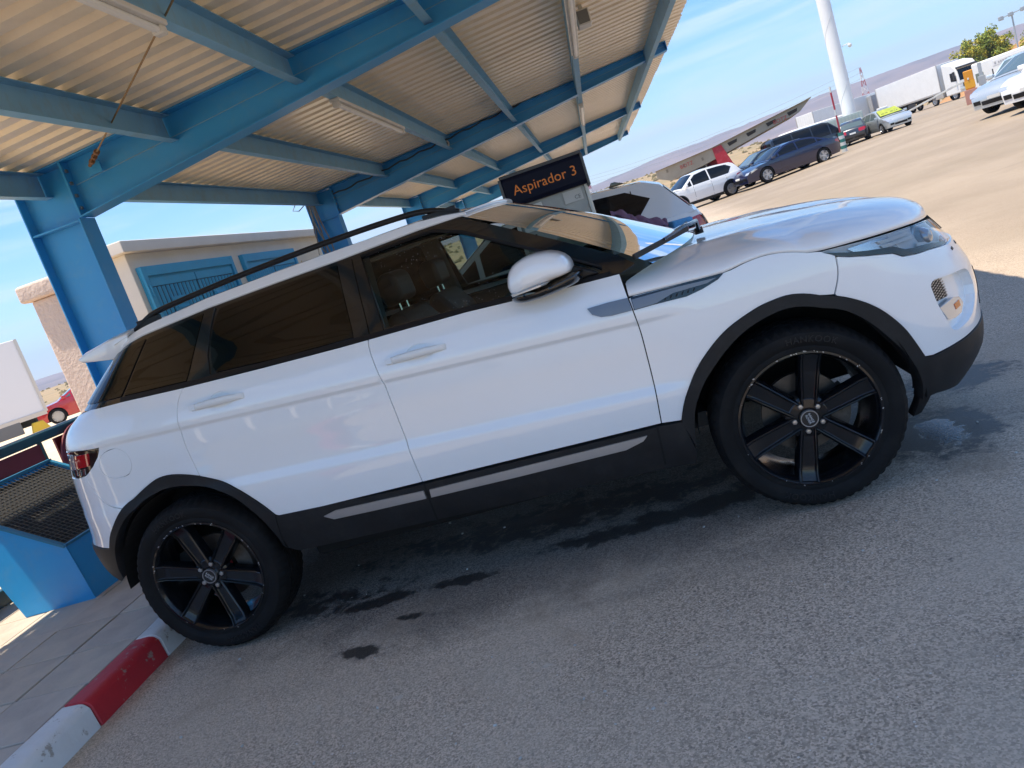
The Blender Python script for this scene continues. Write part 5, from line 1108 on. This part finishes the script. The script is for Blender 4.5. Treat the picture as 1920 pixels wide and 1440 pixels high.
MB().prism([(-1.45, 1.60), (-1.33, 1.66), (-1.28, 1.66), (-1.24, 1.60)], 1, -.02, .02).build('roof_aerial', gloss, V2_, bevel=.006)
def by_wheel(kind, wheel, which, head):
    """centre of a car from the ground point of its near (left) wheel"""
    K = KINDS[kind]; h = Vector((math.cos(head), math.sin(head))); l = Vector((-h.y, h.x)); p = Vector(wheel)-l*K['hw']; p -= h*(K['xf'] if which == 'f' else K['xr']); return (p.x, p.y)
vehicle('parked_crossover', 'white crossover with grey alloy wheels in front of the red pillars', by_wheel('suv', (7.11, 35.0), 'r', R(203)), R(203), 'suv', white_p)
vehicle('parked_sedan', 'dark blue saloon with bright alloy wheels in the sunlit lot', by_wheel('sedan', (8.59, 34.03), 'f', R(200)), R(200), 'sedan', navy_p, sx=.985, sz=.96)
vehicle('parked_black_car', 'black hatchback just behind the nose of the dark blue saloon', (9.3, 38.8), R(198), 'hatch', black_p, glass_m=car_glass2)
vehicle('parked_van', 'black van standing behind the roof of the dark blue saloon', (12.6, 43.0), R(15), 'van', black_p, sz=.88)
HB_ = vehicle('parked_dark_hatchback', 'dark grey hatchback seen from behind beside the tall white mast', (15.15, 43.6), R(72), 'hatch', bodycol('far_dark_grey_paint', (.035, .042, .055), .3), glass_m=car_glass2)
HB_.scale = (.84, .84, .84)
TAXI = vehicle('parked_silver_car', 'silver car with yellow screen cover beside the white barrier boom', (16.6, 43.0), R(-84), 'hatch', silver_p, glass_m=car_glass2)
TAXI.scale = (.84, .84, .84)
o = MB().hexa([(.40, -.58, 1.40), (.40, .58, 1.40), (.39, .58, 1.415), (.39, -.58, 1.415), (1.06, -.68, 1.03), (1.06, .68, 1.03), (1.07, .68, 1.05), (1.07, -.68, 1.05)]); o.v = [(x+.035, y, z+.02) for x, y, z in o.v]; sc_ = o.build('screen_cover', mat('acid_yellow', (.40, .43, .05), .7, col2=(.22, .3, .04), vscale=4), TAXI)
for k, (y0, y1) in enumerate(((-.52, -.36), (-.28, -.12), (.05, .2), (.3, .34), (.42, .5))):
    MB().hexa([(.56, y0, 1.352), (.56, y1, 1.352), (.55, y1, 1.362), (.55, y0, 1.362), (.92, y0, 1.152), (.92, y1, 1.152), (.93, y1, 1.165), (.93, y0, 1.165)]).build('dark_mark', satin, sc_)
MB().bb(-.15, .15, -.3, .3, 1.46, 1.60).build('roof_sign', plate_m, TAXI, bevel=.03)
hd = R(212); hv = Vector((math.cos(hd), math.sin(hd)))
c = Vector((12.9, 19.6))-hv*2.2; vehicle('parked_white_sedan', 'white car at the right edge with its nose toward the lot', (c.x, c.y), hd, 'sedan', white_p)
c = Vector((13.4, 22.6))-hv*2.2; vehicle('parked_silver_sedan', 'silver car beside the white car at the right edge', (c.x, c.y), hd, 'sedan', silver_p, glass_m=car_glass2)
vehicle('parked_far_car', 'pale blue car at the far right edge behind the two parked noses', (17.2, 28.9), R(228), 'hatch', pale_p, glass_m=car_glass2)
vehicle('parked_white_van', 'white van standing under the old concrete canopy', (7.0, 47.6), R(-100), 'van', white_p, glass_m=car_glass2)
vehicle('red_car', 'bright red car beside the white trailer beyond the fence', (-22.3, 27.2, 0), R(222), 'sedan', red_p, glass_m=car_glass2)
# ================================================================== lot furniture, trucks and far things
wt = mat('truck_white', (.80, .80, .78), .4, col2=(.74, .74, .72), vscale=1.5, coat=.2); dk = mat('chassis_dark', (.03, .03, .032), .6)
def truck_wheels(parent, xs, y, r=.5):
    td, rd = small_wheel(r)
    for x in xs:
        for s in (-1, 1):
            w_ = link(bpy.data.objects.new('wheel', td)); w_.parent = parent; w_.location = (x, s*y, r); w_.rotation_euler = (0, 0, 0 if s < 0 else math.pi); q_ = link(bpy.data.objects.new('rim', rd)); q_.parent = w_
def trailer(name, label, loc, rz, L=13.4, H=2.75, z0=1.15, m=wt, rear=True):
    T = thing(name, label, 'trailer', loc, rz); MB().bb(-L/2, L/2, -1.25, 1.25, z0, z0+H).build('box', m, T, bevel=.03)
    for x in (-L/2, L/2): 
        for y in (-1.25, 1.25): MB().bb(x-.05, x+.05, y-.03, y+.03, z0, z0+H).build('corner_post', mat('post_alloy'), T)
    for y in (-1.255, 1.255): MB().bb(-L/2, L/2, y-.02, y+.02, z0-.1, z0+.06).build('side_rail', mat('post_alloy'), T)
    MB().bb(-L/2+.2, L/2-.3, -.5, .5, z0-.35, z0).build('chassis', dk, T); truck_wheels(T, (-L/2+1.2, -L/2+2.5, -L/2+3.8), 1.2)
    for s in (-1, 1): MB().bb(-L/2+5.2, L/2-4.5, s*1.2-.03, s*1.2+.03, .5, z0-.2).build('side_guard', dk, T)
    for i in range(9): MB().bb(-L/2-.012, -L/2+.0, -1.2+i*.3, -1.19+i*.3, z0+.1, z0+H-.1).build('door_rib', mat('post_alloy'), T)
    return T
def lorry(label, loc, rz):
    T = trailer('lorry', label, loc, rz, 11.0, 2.75, 1.2); T['category'] = 'truck'
    cab = MB().prism([(6.9, .55), (9.05, .55), (9.1, 1.7), (8.85, 2.95), (8.45, 3.45), (7.2, 3.75), (6.9, 3.75)], 1, -1.22, 1.22).build('cab', wt, T, bevel=.12, seg=3)
    MB().hexa([(9.10, -1.05, 1.72), (9.10, 1.05, 1.72), (9.06, 1.05, 1.74), (9.06, -1.05, 1.74), (8.89, -1.0, 2.82), (8.89, 1.0, 2.82), (8.85, 1.0, 2.84), (8.85, -1.0, 2.84)]).build('windscreen', car_glass, cab)
    for s in (-1, 1):
        MB().prism([(8.0, 1.85), (8.85, 1.75), (8.70, 2.65), (8.0, 2.65)], 1, s*1.225-.012, s*1.225+.012).build('side_window', car_glass, cab); MB().bb(8.75, 8.9, s*1.42-.1, s*1.42+.1, 1.9, 2.7).build('mirror', dk, cab, bevel=.03)
        MB().bb(9.06, 9.14, s*.85-.25, s*.85+.25, .75, 1.0).build('headlamp', lamp_clear, cab, bevel=.02); MB().bb(5.4, 6.6, s*1.15-.2, s*1.15+.2, .55, 1.1).build('tank', mat('post_alloy'), T, bevel=.06)
    MB().bb(9.08, 9.13, -.8, .8, 1.05, 1.6).build('grille', dk, cab); MB().prism([(8.45, 2.95), (9.15, 2.9), (9.12, 3.02), (8.5, 3.12)], 1, -1.1, 1.1).build('sun_visor', dk, cab)
    MB().bb(4.4, 8.7, -.5, .5, .55, .95).build('tractor_frame', dk, T); truck_wheels(T, (7.3, 4.1), 1.12)
    for c in T.children:
        if c.name.split('.')[0] in ('cab', 'tank', 'tractor_frame'): c.location.x = -.8
    return T
d = Vector((2.8, -10.6)).normalized(); lorry('white articulated lorry with dark windscreen parked beyond the barrier boom', (36.1, 92.9, .4), math.atan2(d.y, d.x))
trailer('parked_trailer', 'long white box trailer behind the tall white mast', (29.4, 99.2, .3), R(36), 11.5, 2.7, 1.2)
trailer('wrapped_trailer', 'short grey sheeted trailer between the two white box trailers', (34.2, 101.2, .3), R(20), 2.6, 2.6, 1.0, mat('grey_tarpaulin', (.42, .43, .44), .7, col2=(.34, .35, .36), vscale=2))
T = trailer('near_trailer', 'plain white trailer at the left edge beyond the fence', (-25.0, 17.6, 0), R(47), 13.0, 2.76, .80, mat('trailer_pale_grey', (.70, .71, .74), .45))
MB().prism([(-.3, .35), (.35, .35), (.15, .75), (-.2, .75)], 1, -.16, .16).build('wheel_chock', mat('chock_yellow', (.62, .42, .03), .5), T, bevel=.03).location = (6.1, -1.3, -.2)
MB().bb(4.4, 5.6, -1.28, -1.1, .28, .75).build('tool_box', mat('tool_box_grey', (.14, .145, .15), .5), T, bevel=.03)
MB().tube([(6.1, -1.0, .8), (6.1, -1.0, 0)], .06, 8).build('support_leg', dk, T)
# ---- tall white mast with its spiral weld
MAST = thing('mast', 'tall thick white mast standing in the middle of the lot', 'mast', (18.8, 56.8, .35))
mb = MB(); mb.tube([(0, 0, 0), (0, 0, 24)], [.47, .37], 40).build('shaft', mat('mast_white', (.78, .78, .77), .45, var=.04, vscale=.8), MAST, smooth=True, angle=R(50))
mb = MB(); mb.tube([(.465*math.cos(t*.9)*(1-.2*t/36), .465*math.sin(t*.9)*(1-.2*t/36), t/1.5) for t in np.linspace(0, 35, 300)], .016, 5).build('spiral_weld', mat('weld_grey', (.5, .5, .5), .5), MAST, smooth=True)
o = thing('mast_camera', 'small white camera on an arm beside the tall white mast', 'camera', (19.45, 56.5, 6.6)); MB().tube([(-.2, .1, 0), (.25, 0, .05)], .03, 8).build('arm', white_pl, o); mb = MB().lathe([(.001, -.14), (.1, -.11), (.14, 0), (.11, .1), (.001, .14)], 16); mb.v = [(x+.28, y, z-.1) for x, y, z in mb.v]; mb.build('dome', white_pl, o, smooth=True)
# ---- striped marker post
POST = thing('marker_post', 'thin red and white pole rising from a green striped bollard', 'post', (12.75, 37.1, gz(12.75)))
for i in range(6): MB().tube([(0, 0, i*.155), (0, 0, i*.155+.155)], .13, 16).build('bollard_band', mat('bollard_green', (.03, .17, .15), .6) if i % 2 else mat('bollard_white', (.6, .62, .6), .6), POST, smooth=True, angle=R(40))
for i in range(8): MB().tube([(0, 0, .93+i*.27), (0, 0, 1.2+i*.27)], .042, 10).build('pole_band', mat('pole_red', (.36, .03, .05), .5) if i % 4 != 3 else mat('bollard_white'), POST, smooth=True, angle=R(40))
# ---- barrier
BAR = thing('barrier', 'orange barrier machine on a pink base with a long white boom', 'barrier', (21.1, 43.3, .4), R(-22))
MB().bb(-.3, .3, -.3, .3, 0, .75).build('plinth', mat('pink_plinth', (.46, .23, .18), .8, col2=(.4, .2, .16), vscale=3), BAR, bevel=.02); MB().bb(-.2, .24, -.2, .2, .75, 1.72).build('machine', mat('barrier_orange', (.62, .25, .01), .45), BAR, bevel=.04); MB().bb(-.22, .26, -.205, -.2, .82, 1.2).build('hatch_door', mat('hatch_amber', (.68, .33, .02), .45), BAR)
e = (Matrix.Rotation(R(22), 3, 'Z') @ (Vector((19.84, 50.2, .95))-Vector((21.1, 43.3, .4)))); MB().bar((0, -.24, 1.3), e, .06, .1).build('boom', mat('bollard_white'), BAR, bevel=.01)
for i in range(3): MB().bar(Vector((0, -.24, 1.3)).lerp(e, .2+i*.27)+Vector((0, -.006, 0)), Vector((0, -.24, 1.3)).lerp(e, .27+i*.27)+Vector((0, -.006, 0)), .062, .102).build('boom_band', mat('boom_band_grey', (.5, .5, .5), .5), BAR)  # light grey bands along the white boom
galv = mat('galvanised_post', (.42, .44, .45), .5, metal=.5)
FNC = thing('gate_posts', 'grey steel gate posts and frame to the right of the barrier', 'gate', (22.4, 44.9, .4), R(-22))
MB().bb(-.09, .09, -.09, .09, 0, 1.95).build('post', galv, FNC); MB().bb(-.18, .18, -.22, -.09, .75, 1.25).build('control_box', galv, FNC, bevel=.01)
for x in (.55, 1.5): MB().tube([(x, 0, 0), (x, 0, 1.4)], .03, 8).build('post', dk, FNC)
MB().tube([(.1, 0, .95), (1.5, 0, .95)], .02, 8).build('bar', dk, FNC)
# ---- white motor coach with two lines of lettering
COACH = thing('motor_coach', 'white motor coach with grey lettering bands at the right edge', 'coach', (28.3, 50.2, .4), R(-66.0))
MB().prism([(-4.2, .45), (4.0, .45), (4.15, .9), (4.0, 1.7), (3.6, 2.15), (-4.2, 2.15)], 1, -1.15, 1.15).build('body', wt, COACH, bevel=.1, seg=3)
for x0, x1, z0, z1 in ((-3.95, -3.35, .95, 1.5), (-1.3, .3, 1.12, 1.5), (1.35, 2.0, 1.35, 1.85), (2.2, 2.9, 1.35, 1.85), (3.05, 3.7, 1.3, 1.85)): MB().bb(x0, x1, -1.17, -1.14, z0, z1).build('window', mat('coach_glass', (.16, .19, .17), .1, coat=1.), COACH, bevel=.01)
band = mat('coach_band', (.36, .36, .38), .5)
for z0 in (1.62, .72):
    o = MB().bb(-2.6, 1.1, -1.165, -1.15, z0, z0+.30).build('lettering_band', mat('coach_white_band', (.7, .7, .7), .5), COACH); rnd = random.Random(int(z0*10)); x = -2.45
    while x < .95:
        w_ = rnd.uniform(.08, .2); MB().bb(x, x+w_, -1.172, -1.164, z0+.07, z0+.07+rnd.uniform(.12, .17)).build('letter_mark', band, o); x += w_+rnd.choice((.05, .05, .05, .14))
truck_wheels(COACH, (-2.9, 2.5), 1.05, .42)
# ---- old concrete wing canopy on red fin pillars
conc = mat('old_concrete', (.40, .345, .26), .9, col2=(.30, .255, .19), vscale=.7, bump=.3, bscale=6); redp = mat('red_fin_paint', (.42, .015, .03), .55, col2=(.36, .012, .025), vscale=1.5, dirt=.4, dirt_col=(.5, .25, .22))
WING = thing('concrete_canopy', 'old upswept concrete canopy with red fin pillars behind the parked cars', 'canopy', (8.0, 44.7, 0), R(-7.2))
top = [(-3.55, 2.37), (-.1, 2.62), (4.95, 3.36), (5.45, 3.44)]; bot = [(5.45, 3.40), (4.85, 2.95), (2.7, 2.54), (.4, 2.08), (-.9, 1.84), (-2.8, 1.60), (-3.6, 1.95)]
MB().prism(top+bot, 1, 0, 7.5).build('roof_wing', conc, WING)
MB().prism([(-3.6, 2.40), (-.1, 2.66), (4.95, 3.40), (5.55, 3.50), (5.55, 3.445), (4.95, 3.365), (-.1, 2.625), (-3.6, 2.372)], 1, -.12, 7.6).build('roof_edge', mat('dark_concrete_edge', (.22, .18, .13), .9), WING)
for x in (.95, 2.05, 3.2, 4.4):
    zt = 2.62+.1465*(x+.1); MB().prism([(x-.22, zt-.16), (x+.35, zt-.09), (x+.30, zt-.26), (x-.15, zt-.36)], 1, -.015, .02).build('broken_panel', mat('hollow_dark', (.04, .032, .025), .9), WING)
for x in (-2.9, -1.9, -.8): MB().bb(x-.06, x+.06, -.014, .02, 2.12, 2.3).build('stain_patch', mat('dark_concrete_edge'), WING)
rl = mat('faded_red_letter', (.45, .07, .05), .7)
for x in (-1.75, 3.75): 
    zt = 2.62+(.0725 if x < 0 else .1465)*(x+.1); text_mesh('fascia_lettering', 'BOTZ', .3, rl, WING, Matrix.Translation((x, -.02, zt-.32)) @ Matrix.Rotation(R(90), 4, 'X') @ Matrix.Rotation(R(5), 4, 'Z'), extrude=.003)
for (pts, y0, y1) in (([(-.15, 2.60), (.38, 2.64), (1.25, .0), (.1, .0)], -.06, .3), ([(-.5, 2.2), (.15, 2.25), (.5, 0), (-.2, 0)], 2.2, 2.5), ([(-.8, 2.0), (-.35, 2.1), (.1, 0), (-.5, 0)], 4.2, 4.5)): MB().prism(pts, 1, y0, y1).build('fin_pillar', redp, WING)
# ---- containers and caravan behind the dark cars
CONT = thing('container', 'pale green sheeted container behind the black van', 'container', (16.3, 54.9, .3), R(14)); MB().bb(-2.6, 2.4, -1.2, 1.2, 0, 1.75).build('box', mat('pale_green_sheet', (.50, .58, .53), .6, col2=(.42, .5, .46), vscale=1), CONT, bevel=.02)
for i in range(20): MB().bb(-2.55+i*.25, -2.43+i*.25, -1.23, -1.2, .1, 1.65).build('rib', mat('pale_green_sheet'), CONT)
CARV = thing('caravan', 'white caravan roof showing above the pale green container', 'caravan', (16.9, 59.0, .3), R(16)); MB().prism([(-2.6, .5), (2.6, .5), (2.75, 1.2), (2.2, 1.95), (-2.3, 2.02), (-2.75, 1.4)], 1, -1.1, 1.1).build('body', wt, CARV, bevel=.1, seg=3); MB().bb(-.6, .9, -1.13, -1.09, 1.25, 1.7).build('window', mat('coach_glass'), CARV, bevel=.02); truck_wheels(CARV, (0.,), 1., .3)
# ---- floodlight mast, pylons with wires
FL = thing('floodlight_mast', 'thin grey floodlight mast at the top right corner', 'mast', (40.1, 78.7, .4)); MB().tube([(0, 0, 0), (0, 0, 5.8)], .07, 8).build('pole', galv, FL); MB().bar((-.9, .45, 5.75), (.9, -.45, 5.95), .08, .08).build('crossbar', galv, FL)
for s in (-.8, -.1, .75): MB().box((s, -s*.5-.1, 5.85+s*.1), (.4, .25, .35)).build('floodlight', galv, FL, bevel=.04)
def pylon(label, loc, h, rz):
    T = thing('pylon', label, 'pylon', loc, rz, 'power line pylons'); red, wht = mat('pylon_red', (.42, .07, .06), .6), mat('pylon_white', (.72, .72, .72), .6); zs = np.linspace(0, 1, 9); wd = lambda t: (3.1*(1-t)**1.3+.35)*h/30
    for i in range(8):
        mb = MB(); a, b = zs[i], zs[i+1]; ca = [(s1*wd(a), s2*wd(a), a*h) for s1, s2 in ((-1, -1), (1, -1), (1, 1), (-1, 1))]; cb = [(s1*wd(b), s2*wd(b), b*h) for s1, s2 in ((-1, -1), (1, -1), (1, 1), (-1, 1))]
        for k in range(4):
            mb.bar(ca[k], cb[k], .2, .2); mb.bar(ca[k], cb[(k+1) % 4], .12, .12); mb.bar(ca[(k+1) % 4], cb[k], .12, .12)
        mb.build('lattice_section', red if i % 2 == 1 else wht, T)
    for z, l in ((.72, 4.2), (.83, 3.5), (.94, 2.6)): MB().bar((-l, 0, z*h), (l, 0, z*h), .22, .3).build('cross_arm', red, T)
    return T
pylon('red and white lattice pylon behind the wrapped trailer', (145.7, 476, 2), 27.5, R(70)); pylon('faint distant pylon just right of the vacuum station sign', (-19, 596.7, 4), 22, R(70))
WR = MB(); p1_, p2_ = Vector((145.7, 476, 0)), Vector((-19, 596.7, 0)); perp = Vector((.34, .94, 0))
for z1, z2, o_ in ((21.8, 19.8, -3.5), (21.8, 19.8, 3.5), (27.5, 24.5, 2.2)):
    for q1, q2, za, zb_ in ((p1_, p2_, z1, z2), (p2_, p2_+Vector((-420, 300, 0)), z2, 60), (p1_, p1_+Vector((260, -40, 0)), z1, 40)):
        pass
for k, (z1, z2) in enumerate(((21.8, 19.8), (24.8, 22.2), (27.8, 24.6))):
    pts = [p1_.lerp(p2_, t)+Vector((0, 0, 2+z1*(1-t)+z2*t-9*4*t*(1-t)*.5)) for t in np.linspace(0, 1, 17)]; o = MB().tube(pts, .10, 4).build('power_line', galv); tag(o, ('lowest', 'middle', 'topmost')[k]+' power line sagging between the two lattice pylons', 'power line', 'power lines')
# ---- trees and scrub
leafm = [mat('leaf_%d' % i, c, .75) for i, c in enumerate(((.22, .27, .03), (.14, .2, .03), (.42, .37, .04), (.06, .10, .025)))]
barkm = mat('bark', (.12, .085, .06), .9, bump=.4, bscale=20)
def tree(name, label, loc, rx, rz_h, trunk, seed, nclump=70, leaves=90, flow=.25):
    T = thing(name, label, 'tree', loc); rnd = random.Random(seed); tk = MB(); top = Vector((0, 0, trunk+rz_h))
    tk.tube([(0, 0, 0), (.06, .03, trunk*.5), (0, .05, trunk)], [.16, .13, .10], 8)
    cl = []
    for i in range(nclump):
        a, u = rnd.uniform(0, 6.283), rnd.random()**.5; ph = rnd.uniform(-.35, 1.3); c = Vector((math.cos(a)*math.cos(ph)*rx*u, math.sin(a)*math.cos(ph)*rx*u, trunk+rz_h*.35+math.sin(ph)*rz_h*.75*max(u, .35)*rnd.uniform(.75, 1.15))); cl.append(c)
    for c in cl[:16]: tk.tube([(0, .03, trunk*rnd.uniform(.7, 1)), tuple(Vector((c.x*.5, c.y*.5, trunk+(c.z-trunk)*.6))), tuple(c)], [.06, .035, .012], 5)
    tk.build('trunk', barkm, T, smooth=True); mbs = [MB() for _ in leafm]
    for c in cl:
        w_ = rnd.random(); base = 2 if w_ < flow else rnd.choice((0, 0, 1, 3 if c.z < trunk+rz_h*.4 else 0)); r_ = rnd.uniform(.35, .7)*rx*.32
        for k in range(leaves):
            d = Vector((rnd.gauss(0, 1), rnd.gauss(0, 1), rnd.gauss(0, .8))); d = d.normalized()*r_*rnd.random()**.4; p = c+d; s = rnd.uniform(.045, .10)*rx/2; n = Vector((rnd.gauss(0, 1), rnd.gauss(0, 1), rnd.gauss(0, 1)+.6)).normalized(); t_ = n.orthogonal().normalized(); b_ = n.cross(t_)
            mbs[base if rnd.random() < .8 else rnd.randrange(3)].add([p-t_*s, p+b_*s*.6, p+t_*s, p-b_*s*.6], [(0, 1, 2, 3)])
    for m_, mb in zip(leafm, mbs):
        if mb.v: mb.build('crown', m_, T, recalc=False)
    return T
tree('flowering_tree', 'rounded yellow green tree behind the white lorry cab', (46.2, 100.2, .4), 3.4, 4.3, 1.5, 3, 170, 120, .38)
tree('shrubby_tree', 'green tree at the top right corner below the floodlight', (33.2, 60.6, .8), 1.7, 2.0, .8, 8, 50, 70, .12)
# orange cutting behind the coach
cut = mat('orange_cutting', (.42, .22, .10), .95, col2=(.34, .2, .09), vscale=.5, bump=.6, bscale=1.5)
xs = np.linspace(41, 80, 34); ds = np.linspace(0, 26, 14); V = []
for x in xs:
    for d_ in ds:
        px, py = x, 76+.1*(x-41)+d_; k = hills(d_/14)*min(1, (x-41)/8); V.append((px, py, .35+k*3.6*(.8+.5*float(vnoise(np.array(px/3.), np.array(py/3.), 2)))))
o = mesh_obj('cutting', V, grid_faces(len(xs), len(ds)), cut, None, True); o['kind'] = 'structure'
# scrub on the ridge: too many to count
mb = MB(); rnd = random.Random(21); rr = np.random.RandomState(4)
az = np.radians(rr.uniform(-62, 32, 1500)); rad = rr.uniform(150, 330, 1500); X = CAM[0]+np.sin(az)*rad; Y = CAM[1]+np.cos(az)*rad; Z = z_ridge(az, rad, X, Y)
for x, y, z in zip(X, Y, Z):
    s = rnd.uniform(.35, 1.1)
    for k in range(5):
        a = rnd.uniform(0, 6.28); r_ = rnd.uniform(.3, 1)*s; n = 5; c = (x+math.cos(a)*r_*.6, y+math.sin(a)*r_*.6, z); mb.add([(c[0], c[1], c[2]+r_*rnd.uniform(.6, 1))]+[(c[0]+math.cos(j*1.256+a)*r_*.7, c[1]+math.sin(j*1.256+a)*r_*.7, c[2]+rnd.uniform(-.2, .3)*r_) for j in range(n)], [(0, 1+j, 1+(j+1) % n) for j in range(n)])
tag(mb.build('scrub', mat('scrub_green', (.11, .10, .04), .9, col2=(.20, .15, .07), vscale=.3), recalc=False), 'low dry scrub dotted over the ochre ridge', kind='stuff')
# ================================================================== air
hz = MB().bb(-4300, 4300, -600, 4300, -1.6, 260).build('haze', None); hz['kind'] = 'stuff'; hz['label'] = 'thin blue air between the lot and the mountains'
hm_ = bpy.data.materials.new('haze_air'); hm_.use_nodes = True; t = hm_.node_tree; t.nodes.clear(); o = N(t, 'ShaderNodeOutputMaterial'); pv = N(t, 'ShaderNodeVolumePrincipled'); pv.inputs['Color'].default_value = (.62, .74, 1, 1); pv.inputs['Density'].default_value = 3.0e-4; pv.inputs['Anisotropy'].default_value = .2
t.links.new(pv.outputs[0], o.inputs['Volume']); hz.data.materials.append(hm_); hz.display_type = 'WIRE'
